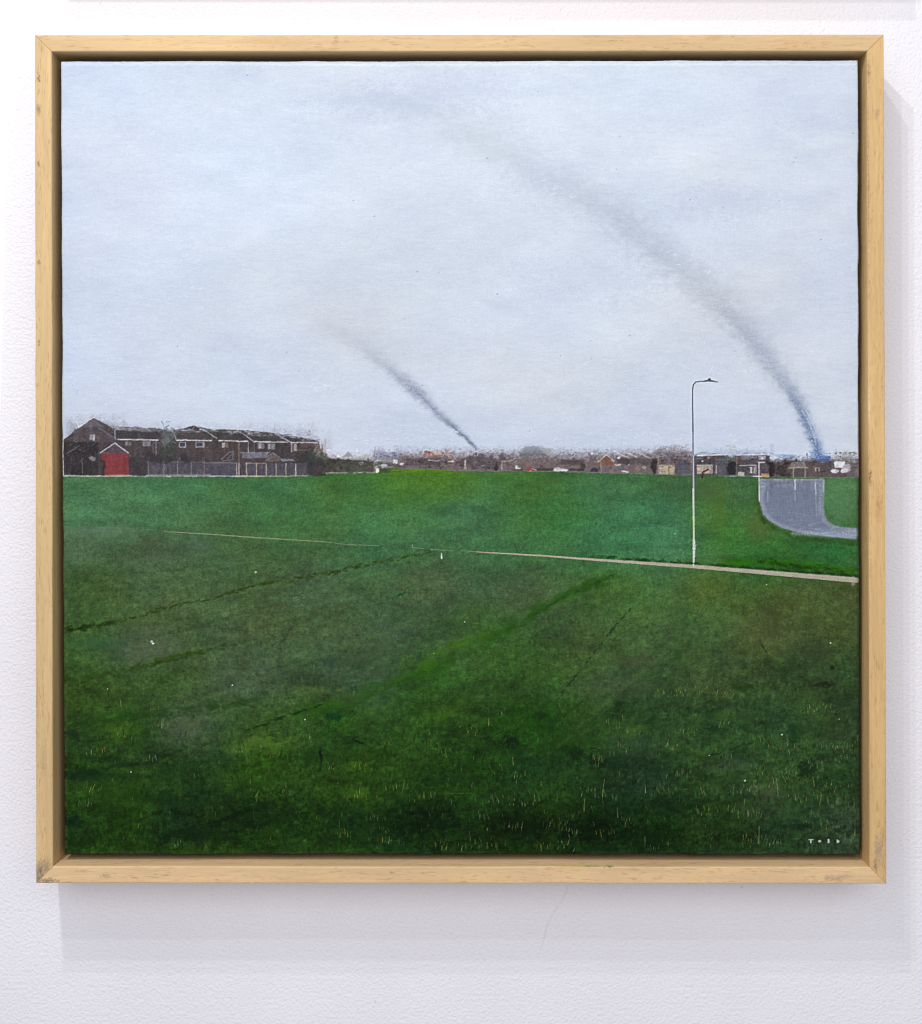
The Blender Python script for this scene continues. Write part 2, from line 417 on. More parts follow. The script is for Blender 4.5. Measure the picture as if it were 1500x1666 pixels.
def g_line(pts, wd, col, al=0.8, n=60, spread=1.5, ln=(3, 9)):
    """a broken track built of little dabs"""
    P = np.array(pts, float); seg = np.hypot(*np.diff(P, axis=0).T); cum = np.r_[0, np.cumsum(seg)]
    for k in range(n):
        t = rng.uniform(0, cum[-1]); i = min(np.searchsorted(cum, t)-1, len(seg)-1); i = max(i, 0)
        f = (t-cum[i])/seg[i]; p = P[i]*(1-f)+P[i+1]*f; dr = (P[i+1]-P[i])/seg[i]
        p = p+rng.normal(0, spread, 2); L = rng.uniform(*ln); a = math.atan2(dr[1], dr[0])+rng.normal(0, 0.3)
        line([(p[0]-L/2*math.cos(a), p[1]-L/2*math.sin(a)), (p[0]+L/2*math.cos(a), p[1]+L/2*math.sin(a))], rng.uniform(0.6, 1.3)*wd, np.array(col)*rng.uniform(0.8, 1.2), al=al*rng.uniform(0.35, 1), soft=1.4, rough=0.35)

# soft scumbled dabs everywhere in the grass
for k in range(15000):
    x, y = rng.uniform(100, 1400), 772+620*rng.random()**0.85
    j, i = int((y-97)/1294*(NY-1)), int((x-100)/1298*(NX-1)); j = min(max(j, 0), NY-1); i = min(max(i, 0), NX-1)
    d = (y-770)/620
    if PID[j, i] != 1: continue
    c = grass[j, i]*(1+rng.normal(0, 0.09+0.26*d))*np.array([1+rng.normal(0.02*d, 0.10+0.06*d), 1, 1+rng.normal(0, 0.14)])
    L = rng.uniform(3, 16)*(0.7+0.5*d); a = rng.normal(-0.14, 0.25) if rng.random() < 0.55-0.25*d else rng.normal(math.pi/2, 0.35)
    if abs(a) > 0.8: L *= 0.45
    line([(x-L/2*math.cos(a), y-L/2*math.sin(a)), (x+L/2*math.cos(a), y+L/2*math.sin(a))], rng.uniform(1.0, 3.6), c, al=rng.uniform(0.12, 0.55), soft=1.8, rough=0.5)
# lime strip and warm passages
for k in range(70):
    x = rng.uniform(612, 752); y = 763+abs(rng.normal(0, 4.5))
    line([(x-8, y), (x+8, y+rng.normal(0, 1))], rng.uniform(1.5, 3.5), (98, 145, 30) if rng.random() < 0.6 else (84, 128, 34), al=rng.uniform(0.2, 0.5)*(1 if x < 720 else 0.5), soft=2)
for k in range(60):
    x = rng.uniform(500, 960); y = rng.uniform(768, 812)
    line([(x-12, y), (x+12, y+rng.normal(0, 1))], rng.uniform(2, 4), (84, 112, 44), al=rng.uniform(0.08, 0.25), soft=3)
for cx, cy, rx, ry, c, al in ((1172,826,9,50,(86,112,40),0.4),(1150,815,14,44,(84,106,48),0.35),(1236,858,18,24,(84,96,50),0.45),(1150,800,24,10,(72,96,62),0.4),
    (300,1182,22,12,(80,100,78),0.4),(370,1120,30,70,(74,96,72),0.2),(560,1070,70,40,(72,92,74),0.16),(620,1090,30,60,(80,98,84),0.22),(235,1055,50,22,(96,100,84),0.35),
    (150,865,55,8,(112,128,108),0.35),(320,888,26,9,(96,112,104),0.3),(1260,1030,60,26,(80,88,56),0.25),(1180,1245,40,10,(84,98,82),0.3),(1240,1320,40,12,(90,100,72),0.22),
    (1040,1075,30,12,(82,84,60),0.35),(1010,1120,60,16,(84,88,66),0.25),(1245,1290,26,14,(118,120,92),0.28),(1030,1210,40,20,(66,84,70),0.3)):
    blob(cx, cy, rx, ry, c, al=al, edge=1.1, rag=0.45)
# the sweep of the mower
for k in range(150):
    left = rng.random() < 0.7
    vx, vy = (1450, 740) if left else (1210, 770)
    if left: x0, y0 = (rng.uniform(100, 900), 1395) if rng.random() < 0.5 else (100, rng.uniform(930, 1390))
    else: x0, y0 = rng.uniform(850, 1400), 1395
    t0 = rng.uniform(0, 0.35); t1 = t0+rng.uniform(0.12, 0.4)
    pts_ = [(x0+(vx-x0)*t, y0+(vy-y0)*t) for t in np.linspace(t0, t1, 6)]
    pts_ = [(x+rng.normal(0, 2), y+rng.normal(0, 2)) for x, y in pts_ if y > 905]
    if len(pts_) < 2: continue
    mx, my = pts_[len(pts_)//2]
    j, i = int((my-97)/1294*(NY-1)), int(np.clip((mx-100)/1298, 0, 1)*(NX-1))
    up = rng.random() < 0.45
    c = grass[min(j, NY-1), i]*(rng.uniform(1.12, 1.35) if up else rng.uniform(0.6, 0.85))*np.array([1.05 if up else 0.9, 1, 0.85])
    wd = rng.uniform(2, 9)*(1-0.5*t0)
    line(pts_, [wd*0.3]+[wd]*(len(pts_)-2)+[wd*0.3], c, al=rng.uniform(0.15, 0.38), soft=4, rough=0.75)
# dark accents
for cx, cy, rx, ry, c, al in ((300,1250,34,14,(18,42,24),0.4),(270,1300,50,16,(18,40,20),0.35),(330,1355,60,14,(12,30,14),0.5),(118,1195,16,9,(14,30,24),0.7),(160,1262,50,8,(14,42,22),0.6),(120,1335,12,16,(8,30,22),0.6),
    (850,1345,50,16,(6,18,6),0.5),(960,1350,50,16,(6,18,6),0.5),(830,1205,12,9,(12,28,20),0.7),(880,1165,12,6,(16,30,20),0.6),(680,1345,40,18,(6,22,8),0.6),(990,1240,40,12,(18,38,26),0.5),(1110,1310,40,14,(14,32,16),0.5),
    (1315,1252,14,12,(14,34,22),0.6),(1340,1114,14,4,(30,36,20),0.8),(1206,1117,18,4,(32,58,18),0.75),(1355,1086,4,2.5,(24,36,16),0.9),(1290,1190,6,16,(20,58,30),0.7),(1100,1065,7,8,(36,70,34),0.6),(1246,1078,6,5,(34,58,30),0.7),(1300,1345,20,4,(20,36,26),0.5),
    (760,1270,60,10,(18,40,24),0.4),(560,1230,70,14,(24,52,14),0.4),(640,1330,60,20,(14,38,12),0.4),(440,1330,60,26,(14,34,12),0.45),(540,1160,24,7,(24,62,26),0.5),(155,1047,46,9,(56,98,58),0.55),(880,1170,70,22,(26,62,16),0.35),(930,1215,60,22,(36,70,16),0.35),
    (1260,1010,24,40,(58,68,38),0.35),(1330,1060,22,26,(50,58,38),0.4),(1110,1000,16,40,(50,86,44),0.35),(1050,1360,70,14,(8,26,8),0.5),(200,1290,50,24,(44,74,14),0.4),(130,1370,30,12,(20,46,12),0.5)):
    blob(cx, cy, rx, ry, c, al=al, edge=0.9, rag=0.7)
g_line([(106,1026),(190,1012),(270,990),(360,968),(430,950),(520,935),(600,918),(680,903),(704,897)], 3.0, (48,66,22), 0.85, 210, 1.6)
g_line([(106,1026),(190,1014)], 5.0, (34,50,20), 0.8, 40, 2.5)
g_line([(106,938),(150,934),(240,930),(330,922)], 3.0, (52,78,36), 0.6, 60, 2.0)
g_line([(106,1110),(200,1092),(280,1072),(340,1058),(400,1045)], 4.0, (44,68,22), 0.75, 110, 2.2)
g_line([(250,1075),(330,1060)], 4.0, (48,74,18), 0.7, 40, 2.0)
g_line([(460,985),(680,955),(760,925)], 2.0, (58,78,44), 0.35, 70, 2.0)
g_line([(640,972),(676,958)], 2.5, (34,78,36), 0.6, 14, 1.0)
g_line([(1000,935),(930,965),(890,985),(850,1010),(780,1045),(700,1090),(600,1125),(560,1145),(470,1165)], 7.0, (42,84,22), 0.5, 240, 5, (8, 24))
g_line([(1000,935),(925,968),(850,1010)], 2.0, (28,66,28), 0.6, 60, 1.2)
g_line([(960,980),(915,1010),(870,1035),(760,1065)], 2.0, (34,70,34), 0.5, 60, 1.6)
g_line([(800,1030),(735,1050),(680,1088)], 6.0, (62,104,26), 0.45, 60, 5, (8, 20))
g_line([(1030,985),(1000,1020),(960,1070),(905,1140)], 1.6, (30,42,30), 0.8, 90, 0.9, (2, 5))
g_line([(524,1146),(500,1155),(470,1163),(430,1176)], 1.6, (22,44,22), 0.9, 50, 0.9, (3, 8))
g_line([(110,1180),(260,1160),(330,1150),(420,1138)], 5.0, (32,66,20), 0.5, 90, 4, (8, 20))
g_line([(105,1265),(240,1238),(300,1220)], 5.0, (18,44,24), 0.6, 60, 3, (6, 16))
g_line([(1236,1042),(1252,1072)], 1.6, (36,46,26), 0.8, 14, 0.8, (3, 6))
g_line([(1130,1000),(1105,1060),(1080,1140)], 5, (46,76,40), 0.3, 40, 6, (8, 20))
g_line([(1160,1228),(1230,1205)], 1.6, (22,48,22), 0.8, 26, 1.0, (3, 8))
g_line([(1290,1250),(1320,1235)], 2.5, (16,36,16), 0.8, 18, 1.6, (3, 8))
g_line([(560,800),(700,800),(860,815)], 2.5, (54,94,50), 0.35, 50, 2, (8, 24))
g_line([(1180,915),(1260,915),(1330,920),(1390,930)], 5.0, (44,104,16), 0.75, 150, 3.2, (4, 12))
g_line([(1230,912),(1300,922),(1390,936)], 3.5, (28,64,14), 0.75, 90, 3.0, (4, 10))
line([(722,1291),(770,1291)], 1.8, (46, 92, 44), al=0.7, soft=1.2)
for k in range(120):                       # clumps
    t = rng.random(); y = 1120+260*t; x = rng.uniform(108, 1392)
    j, i = int((y-97)/1294*(NY-1)), int((x-100)/1298*(NX-1))
    up = rng.random() < 0.42
    c = grass[j, i]*(rng.uniform(1.15, 1.45) if up else rng.uniform(0.35, 0.7))*np.array([1.12 if up else 0.9, 1, 0.8 if up else 1.1])
    blob(x, y, rng.uniform(6, 30), rng.uniform(3, 9), c, al=rng.uniform(0.18, 0.42), edge=1.0, rag=1.1, ang=rng.normal(-0.15, 0.2))
g_line([(520,1222),(523,1236),(520,1252)], 2.4, (12,30,18), 0.8, 30, 0.9, (3, 7)); g_line([(560,1197),(590,1210)], 2.0, (14,34,18), 0.8, 24, 0.9, (3, 7)); blob(540,1166,14,6,(14,54,32),al=0.7,edge=0.6,rag=0.5); g_line([(400,1188),(440,1176),(462,1166)], 2.5, (24,48,16), 0.7, 30, 1.2, (4, 9))
for k in range(800):                       # dark flecks at the foot
    x, y = rng.uniform(105, 1398), 1150+235*rng.random()**0.7
    L = rng.uniform(2, 8)
    line([(x, y), (x+rng.normal(0, 1.2), y+L)], rng.uniform(1, 2.6), (12, 28, 12), al=rng.uniform(0.12, 0.42), soft=2.0)

# ------------------------------------------------------------------ road, path
mR = motif('painted_road')
ROAD = [(1236,779),(1340.5,779),(1340,826),(1341.5,838),(1346,847),(1354,853),(1366,857),(1393.5,859),(1393.5,877),(1340,872),(1300,866),(1270,858),(1251,847),(1241,834),(1236.5,815)]
g_line([(1232,790),(1232,815),(1238,838),(1252,856),(1280,867),(1330,878),(1393,884)], 5, (52,84,34), 0.55, 110, 2.2, (4, 12))
poly(ROAD, (120,130,150), mid=mR, soft=1.2, jit=0.03)
for k in range(420):
    x, y = rng.uniform(1240,1392), rng.uniform(781,876)
    inside = (x < 1338 and y < 846+max(0, (x-1255)*0.28)) or (y > 860 and y < 858+(x-1250)*0.13)
    if not inside or (x < 1262 and y > 838): continue
    t = np.clip((y-800)/70, 0, 1)
    c = np.array([108,118,140])*(1-t)+np.array([158,170,190])*t+rng.normal(0, 13)
    a = rng.normal(0.1, 0.25) if y > 835 else rng.normal(math.pi/2, 0.5)
    L = rng.uniform(3, 14)
    line([(x, y), (x+L*math.cos(a), min(y+L*math.sin(a), 873))], rng.uniform(1, 3), c, al=rng.uniform(0.2, 0.6), soft=1.6, rough=0.5)
edge = (166,172,186)
line([(1239,782),(1239,818),(1245,836),(1257,848),(1276,857),(1310,866),(1350,871),(1392,875)], [8,8,8,7,6,5,4,5], edge, al=0.8, soft=4, rough=0.5)
line([(1337,782),(1336,830),(1341,846),(1353,856),(1370,860),(1393,861)], [9,9,8,6,4,4], edge, al=0.7, soft=5, rough=0.5)
line([(1290,868),(1350,869),(1393,868)], [5,10,13], (172,188,200), al=0.75, soft=5, rough=0.5)
line([(1237,780.5),(1340,780.5)], 2.0, (172,180,196), al=0.7, soft=1.4, rough=0.3)
line([(1340.5,781),(1340,800)], 1.6, (190,196,208), al=0.8, soft=1)
line([(1293.5,780),(1294,796)], 2.2, (205,210,220), al=0.95, soft=1, rel=0.4)
line([(1293.5,800),(1294,815)], 1.4, (160,168,182), al=0.6, soft=1.2)
line([(1327,785),(1327.5,804)], 1.6, (196,202,212), al=0.9, soft=1)
line([(1327.5,806),(1328,839)], 1.3, (170,176,190), al=0.75, soft=1.2, rough=0.3)
line([(1249,800),(1249.5,816)], 1.3, (176,182,194), al=0.7, soft=1.2)
blob(1366, 815, 22, 36, (88,130,90), al=0.45, edge=0.8, rag=0.3)
mP = motif('painted_path')
g_line([(960,905),(1130,917),(1250,926),(1393,937)], 3.0, (24,56,18), 0.7, 170, 1.2, (4, 12))
line([(268,865),(340,869),(420,875),(520,881),(545,883)], [0.8,1.5,1.6,1.2,0.5], (160,166,132), al=0.8, soft=0.8, mid=mP, rel=0.3, rough=0.15)
for a, b in (((545,884),(580,887)),((584,886.5),(616,888)),((672,891),(690,892.5)),((700,894),(736,896)),((750,896),(782,898))):
    line([a, b], 1.2, (140,152,118), al=0.65, soft=1, mid=mP)
line([(671,886),(671,891)], 1.2, (160,170,140), al=0.7, soft=1)
line([(776,898),(880,904),(980,911.5),(1130,922),(1250,932),(1393,944)], [1.4,2.4,3.7,5.2,6.4,8.2], (178,172,152), soft=0.9, mid=mP, rel=0.3, jit=0.035)
line([(980,909.6),(1130,919),(1250,928.6),(1393,940)], [1,1.6,1.6,2], (196,190,172), al=0.55, soft=1, rough=0.4)
line([(1388,940),(1388,950)], 6, (170,172,166), al=0.7, soft=2, rough=0.3)
line([(160,858),(250,862),(300,866)], 1.4, (126,140,116), al=0.4, soft=1.4, rough=0.5)

# ------------------------------------------------------------------ the far houses
# haze of dry paint above the roofs
def fuzz(x0, x1, ya, yb, col, al, n=None, mid=None):
    """speckled dry-brush band between the heights ya (top) and yb"""
    w = win(x0-4, min(ya, yb)-6, x1+4, max(ya, yb)+6)
    x, y = GX[w], GY[w]
    t = np.clip((y-ya)/(max(yb-ya, 0.1)), 0, 1.0)*(y < yb+2)
    e = np.clip((x-x0)/10, 0, 1)*np.clip((x1-x)/10, 0, 1)
    a = np.clip(t*1.15+RAG[w]*0.35+GRIT[w]*0.24-0.1, 0, 1)*al*e*(t > 0)
    put(w, a.astype(np.float32), col, mid)
mT = motif('painted_terrace'); mS = motif('painted_town'); mB = motif('painted_shed'); mF = motif('painted_fence')
mH = motif('painted_hedge'); mN = motif('painted_terrace.001')
fuzz(104,210,672,712,(140,138,152),0.65); fuzz(180,520,686,712,(150,152,172),0.45); fuzz(420,545,696,735,(160,166,190),0.4)
fuzz(500,535,715,745,(170,130,125),0.5)
# walls
poly([(104,774),(104,716),(120,702),(152,679),(184,694),(252,697),(283,700),(316,692),(345,699),(384,699),(447,705),(517,716),(520,720),(520,774)], (66,57,58), mid=mT, soft=1.4, jit=0.10)
poly([(122,701),(152,680),(182,697),(190,714),(184,720),(120,720)], (82,72,76), al=0.7, jit=0.1)
poly([(128,696),(152,681),(172,696),(150,694)], (112,106,116), al=0.6, jit=0.1)
box(104,719,160,772,(40,36,37), al=0.9, jit=0.12); box(120,698,128,720,(100,92,96), al=0.5)
poly([(182,695),(252,698),(258,704),(258,715),(190,713),(176,702)], (58,54,58), jit=0.08)
poly([(176,694),(252,698),(252,703),(186,700)], (108,101,94), jit=0.08)
poly([(280,699),(316,700),(352,714),(288,716)], (66,62,62), jit=0.08); poly([(281,699),(317,700),(324,704),(282,704)], (98,92,86), al=0.7, jit=0.08)
poly([(333,699),(384,700),(408,716),(354,715)], (60,56,54), jit=0.08); poly([(334,699),(384,700),(390,704),(342,703)], (84,80,72), al=0.7, jit=0.08)
poly([(398,705),(449,709),(470,718),(414,718)], (62,58,56), jit=0.08); poly([(398,706),(448,709),(452,711),(405,709)], (90,86,78), al=0.6)
poly([(462,711),(516,716),(518,719),(474,719)], (60,56,54), jit=0.08)
for x0, x1, c in ((192,257,(70,60,60)),(288,345,(74,62,60)),(354,404,(70,56,54)),(413,472,(64,54,55)),(476,518,(72,56,54))):
    box(x0,718,x1,746,c, al=0.85, jit=0.12, soft=1.5)
for k in range(260):
    x, y = rng.uniform(106, 528), rng.uniform(718, 772); c = rng.choice([34, 48, 82, 96])
    line([(x, y), (x+rng.normal(0, 1), y+rng.uniform(3, 12))], rng.uniform(0.8, 2), (c*1.06, c*0.94, c), al=rng.uniform(0.15, 0.5), soft=1)
WH = (232,235,240)
def wl(pts, wd=1.5, c=WH, al=0.95): line(pts, wd, c, al=al, soft=0.8, mid=mT, rel=0.6, rough=0.12)
wl([(125,682),(128,696)], 1.5); wl([(128,696),(152,679.5)], 1.6); wl([(152,679.5),(170,688),(183,695)], 1.3, al=0.8)
wl([(162,697),(189,715)], 1.4, (112,118,152), 0.85); wl([(216,679),(222,683)], 1.0, (222,228,238), 0.7)
wl([(187,701),(187.5,714)], 1.4, (190,190,194)); wl([(192,715),(257,716)], 1.9)
wl([(253.5,718),(254,743)], 1.2, (180,174,170), 0.8); wl([(249,719),(249,740)], 0.9, (150,142,142), 0.6)
wl([(278,695),(287,716)], 1.4, (200,202,208)); wl([(287,716),(344,717)], 1.9)
wl([(316,691),(330,699),(352,713)], 1.6, (200,202,208)); wl([(313,699),(317,691)], 1.0, (190,196,206), 0.7)
wl([(356,717),(403,718)], 1.9); wl([(384,699),(400,709),(412,718)], 1.5, (186,192,206)); wl([(404,719),(403.5,736)], 1.3, (190,186,182))
wl([(414,719),(468,719.5)], 1.9); wl([(413.5,720),(413.5,736)], 1.1, (150,142,138), 0.7)
wl([(447,704),(460,712),(473,720)], 1.5, (204,206,212)); wl([(473,720),(516,720.5)], 1.9); wl([(474.5,720),(474.5,735)], 1.6, (206,204,204))
wl([(447,688),(447,703)], 0.7, (150,156,172), 0.6); wl([(484,732),(516,732)], 1.0, (170,150,140), 0.7)
for x0, y0, x1, y1, c in ((146,707,150,716,(150,156,168)),(151,707,155,717,(196,200,208)),(158,708,162,717,(100,90,90)),(204,718,208,725,(150,152,158)),(209,719,214,726,(112,112,118)),(232,718,245,726,(146,148,150)),
     (361,720,366,728,(196,196,196)),(367,721,371,729,(140,128,112)),(419,721,430,730,(140,142,148)),(421,722,424,729,(180,182,186)),(436,722,440,731,(176,178,182)),(441,722,447,731,(146,148,152)),(478,722,483,734,(176,170,166)),(330,720,333,729,(160,160,162)),(488,722,514,729,(92,70,66))):
    box(x0,y0,x1,y1,c, al=0.85, soft=1, jit=0.08, mid=mT)
for x0, x1 in ((291,302.5),(318,331)):
    box(x0,719.5,x1,728,(168,166,172), soft=0.8); box(x0+1.5,720.5,x1-1.5,726.5,(50,52,72), soft=0.8)
wl([(109,738),(130,725)], 1.4, (120,118,118), 0.85); wl([(134,748),(134.5,770)], 1.1, (140,132,122), 0.8)
poly([(144,744),(150,742),(156,745),(154,750),(146,748)], (132,136,142), al=0.9, soft=1)
wl([(155,735),(155,744)], 0.8, (96,90,88), 0.7); wl([(106,738),(106,772)], 1.0, (92,88,90), 0.7)
wl([(361,746),(373,736),(380,735)], 1.1, (160,164,180), 0.8); wl([(361,746),(363,750),(379,748),(379,733)], 1.0, (160,164,180), 0.75); wl([(370,747),(378,738)], 1.2, (140,146,166), 0.8)
wl([(388.5,720),(388.5,776)], 1.2, (170,158,142), 0.8)
poly([(395,737),(437,736),(432,745),(394,746)], (118,122,146), al=0.9, jit=0.06, mid=mT); wl([(391,736.5),(440,736)], 1.0, (180,178,176), 0.75)
box(394,746,440,752,(84,58,50), al=0.8, jit=0.1)
poly([(431,749),(444,737),(455,746),(455,751),(431,751)], (120,104,98), al=0.8, jit=0.1); wl([(431,745),(444,737),(455,744)], 1.1, (196,190,184), 0.85)
poly([(455,746),(488,747),(488,750),(458,750)], (140,142,158), al=0.85, jit=0.08, mid=mT)
for k in range(420):
    x, y = rng.uniform(110, 525), rng.uniform(700, 750); c = rng.choice([86, 104, 122, 140])
    blob(x, y, rng.uniform(0.8, 2.2), rng.uniform(0.6, 1.4), (c*1.02, c*0.97, c*1.0), al=rng.uniform(0.12, 0.4), rag=0.3)
for k in range(260):
    x = rng.uniform(184, 518); y = np.interp(x, [184, 345, 450, 518], [697, 700, 708, 716])+rng.normal(0, 1.6)
    line([(x, y), (x+rng.uniform(2, 7), y+rng.normal(0.2, 0.5))], rng.uniform(0.8, 1.8), (186, 196, 216) if rng.random() < 0.6 else (116, 114, 122), al=rng.uniform(0.2, 0.7), soft=1)
# garden tree between the houses
poly([(262,716),(284,715),(287,745),(258,746)], (56,64,56), al=0.85, jit=0.15, soft=2)
for k in range(70):
    x, y = rng.normal(270, 7), rng.normal(712, 9); a = rng.normal(-0.6, 0.8)
    line([(x, y), (x+6*math.cos(a), y+6*math.sin(a))], rng.uniform(1, 2.4), (96+rng.normal(0, 14), 118+rng.normal(0, 12), 114), al=rng.uniform(0.3, 0.75), soft=1.2, mid=mH)
# bushes at the terrace end
blob(507, 752, 26, 20, (48,50,46), rag=0.3, mid=mH, jit=0.14); blob(516, 743, 14, 10, (50,76,56), al=0.9, rag=0.5, jit=0.15, mid=mH); blob(517, 764, 7, 10, (74,38,42), al=0.85, rag=0.4)
box(480,746,530,774,(52,50,48), al=0.7, jit=0.14, soft=3)
for k in range(60):
    x, y = rng.normal(521, 7), rng.normal(728, 7)
    line([(x, y), (x+rng.normal(0, 2), y+4)], 1.3, (176,140,134), al=rng.uniform(0.2, 0.6), soft=1)
# red shed
poly([(163,738),(187,720.5),(209,738)], (80,68,76), mid=mB, jit=0.1)
poly([(165,737),(209,737),(209.5,774),(171,774),(166,752)], (130,50,53), mid=mB, jit=0.05, soft=1.0)
for k in range(60):
    x, y = rng.uniform(168,208), rng.uniform(739,770)
    line([(x, y), (x+rng.normal(0,1), y+rng.uniform(2,8))], rng.uniform(1,2.5), (146,58,60) if rng.random() < 0.5 else (108,40,46), al=rng.uniform(0.15,0.45), soft=1.2)
line([(163,737),(187,721),(209,737)], 1.6, (206,206,212), soft=0.8, mid=mB, rel=0.6)
line([(166,737),(176,737)], 1.0, (160,120,120), al=0.7); line([(164,750),(170,752),(168,772)], 3, (36,30,34), al=0.85, soft=1.5)
# fence
box(210,744,242,774,(54,50,50), al=0.85, jit=0.14, soft=2)
box(240,751,388,773,(76,73,84), al=0.95, mid=mF, jit=0.10, soft=1.2); box(398,753,500,774,(74,70,80), al=0.9, mid=mF, jit=0.12, soft=1.2)
for k in range(240):
    x, y = rng.uniform(241,498), rng.uniform(752,766); c = rng.choice([52, 92, 112])
    line([(x, y), (x, y+rng.uniform(3, 9))], rng.uniform(0.6,1.4), (c, c*0.97, c*1.12), al=rng.uniform(0.2,0.6), soft=0.9)
for x in (241,267,289,311,332): line([(x,750),(x,772)], 1.2, (158,150,146), al=0.75, soft=0.9, mid=mF)
for x in (385,388.5,401,417,433,449,465,481): line([(x,754),(x+0.3,775)], 1.4, (196,186,170), al=0.92, soft=0.8, mid=mF, rel=0.5)
line([(330,753),(383,753)], 1.2, (150,142,140), al=0.75); line([(400,754),(432,753.5)], 1.2, (180,172,160), al=0.85); line([(262,751),(330,752)], 0.9, (130,124,126), al=0.7)
for cx, cy, r in ((253,749,7),(272,748,6),(305,748,6),(299,742,5),(240,741,6)): blob(cx, cy, r*1.3, r, (44,40,44), al=0.7, rag=0.5)
line([(104,774),(215,774.5)], 2.0, (196,196,178), al=0.9, soft=1, mid=mF, rough=0.15)
line([(171,772.5),(209,772.5)], 2.0, (196,150,140), al=0.6, soft=1, rough=0.4); line([(240,773.5),(342,773)], 3.2, (160,152,140), al=0.85, soft=1.4, mid=mF, rough=0.25)
line([(390,775.5),(500,774)], 1.6, (190,186,140), al=0.85, soft=1, mid=mF, rough=0.15)
# hedge east of the terrace
fuzz(525,612,736,752,(140,122,110),0.75, mid=mH)
poly([(528,745),(560,748),(608,750),(609,768),(528,770)], (58,56,44), al=0.95, soft=2.5, jit=0.16, mid=mH)
for k in range(80):
    x, y = rng.uniform(528,606), rng.uniform(746,766)
    blob(x, y, rng.uniform(1,3.5), rng.uniform(1,2.5), (110,100,70) if rng.random() < 0.5 else (34,34,28), al=rng.uniform(0.2,0.6), rag=0.4)
poly([(556,743),(566,734.5),(576,743)], (150,152,152), al=0.85, soft=1.2); line([(557,742),(566,735),(575,742)], 1.0, (205,206,204), al=0.8)
line([(530,769.5),(575,768.5),(609,768.5)], 2.4, (168,170,156), al=0.85, soft=1.4, rough=0.25, mid=mF)
poly([(582,752),(590,751),(596,755),(586,757)], (150,156,176), al=0.9, soft=1); blob(550,742,3,2,(232,236,242)); blob(534,733,4,2.5,(226,232,242), al=0.8, rag=0.4); blob(581,733,1.5,3,(232,236,242))
# the town along the horizon
for k in range(150):
    x = 560+abs(rng.normal(0, 45)); blob(x, 768-rng.random()**1.5*16, rng.uniform(2, 6), rng.uniform(1, 3), (58, 70, 44) if rng.random() < 0.6 else (84, 86, 66), al=rng.uniform(0.2, 0.6), rag=0.5)
fuzz(600,1128,725,747,(146,140,150),0.8, mid=mS); fuzz(610,660,732,744,(124,146,190),0.75); fuzz(845,890,722,740,(120,124,132),0.8, mid=mS); fuzz(1060,1127,722,738,(120,104,104),0.9, mid=mS)
w = win(606,736,1130,776); x, y = GX[w], GY[w]
a = np.clip((y-744-RAG[w]*5-vn_pl[w]*3-GRIT[w]*1.5)/9+0.5, 0, 1)*np.clip((hy[w]-y)/1.2+0.5, 0, 1)*np.clip((x-606)/40+RAG[w]*0.4+GRIT[w]*0.15, 0, 1)*(x > 600)*(x < 1129)
put(w, (a*0.9).astype(np.float32), (108,91,88), mS)
def speck(x0, y0, x1, y1, n, cols, al=(0.3, 0.8), r=(0.8, 2.2)):
    for k in range(n):
        x, y = rng.uniform(x0, x1), rng.uniform(y0, y1)
        yy = np.interp(x, HX, HY)-1.0
        if y > yy-0.8: continue
        blob(x, y, rng.uniform(*r)*1.25, rng.uniform(*r)*0.8, cols[rng.integers(len(cols))], al=rng.uniform(*al), rag=0.3)
speck(608,736,1128,769,1700,[(60,50,54),(44,38,42),(128,104,98),(150,132,128),(84,66,70),(110,74,66),(140,126,124),(96,100,84)], (0.10, 0.42))
speck(608,730,1128,742,320,[(150,140,146),(168,168,180),(128,114,112)], (0.15, 0.45))
speck(690,733,740,745,90,[(150,100,84),(170,120,100),(120,80,72)]); poly([(706,733),(718,733),(718,740),(708,740)], (206,188,178), al=0.7, soft=2)
box(660,746,716,757,(70,58,66), al=0.7, jit=0.12, soft=2); blob(790,750,34,12,(72,62,68), al=0.6, rag=0.6)
speck(640,750,810,763,160,[(44,36,40),(96,80,70),(120,104,84),(70,44,48)])
def tl(pts, wd=1.4, c=(206,204,204), al=0.9): line(pts, wd, c, al=al, soft=0.8, mid=mS, rel=0.5, rough=0.1)
tl([(609.5,728),(609,752)], 1.0, (130,132,150), 0.8); tl([(613,750),(608,757),(609,768)], 1.2, (150,148,146), 0.8); blob(614,766,3,3.5,(226,228,222)); tl([(660,740),(660,755)], 0.9, (170,164,164), 0.6)
box(639.5,747.5,647,754,(216,218,220), soft=1); box(620,755.5,629,758,(186,192,206), soft=1); blob(654,754.5,3.5,2,(226,228,224), al=0.85)
tl([(697,748.5),(715,749.5)], 1.5, (214,196,192)); tl([(730,751),(738,750.5)], 1.8, (232,230,222)); tl([(757,749),(757,757)], 2.2, (232,230,226)); poly([(757,755),(760,763),(754,763)], (196,176,156), al=0.8, soft=1)
tl([(761.5,736),(761.5,741)], 1.6, (216,216,218)); tl([(777.5,736),(777.5,741)], 1.6, (216,216,218)); tl([(718,757),(735,756.5)], 1.1, (168,156,130), 0.7); tl([(784,758),(790,758)], 1.0, (200,196,200))
blob(807,761,3,5,(32,34,32), al=0.8, rag=0.4)
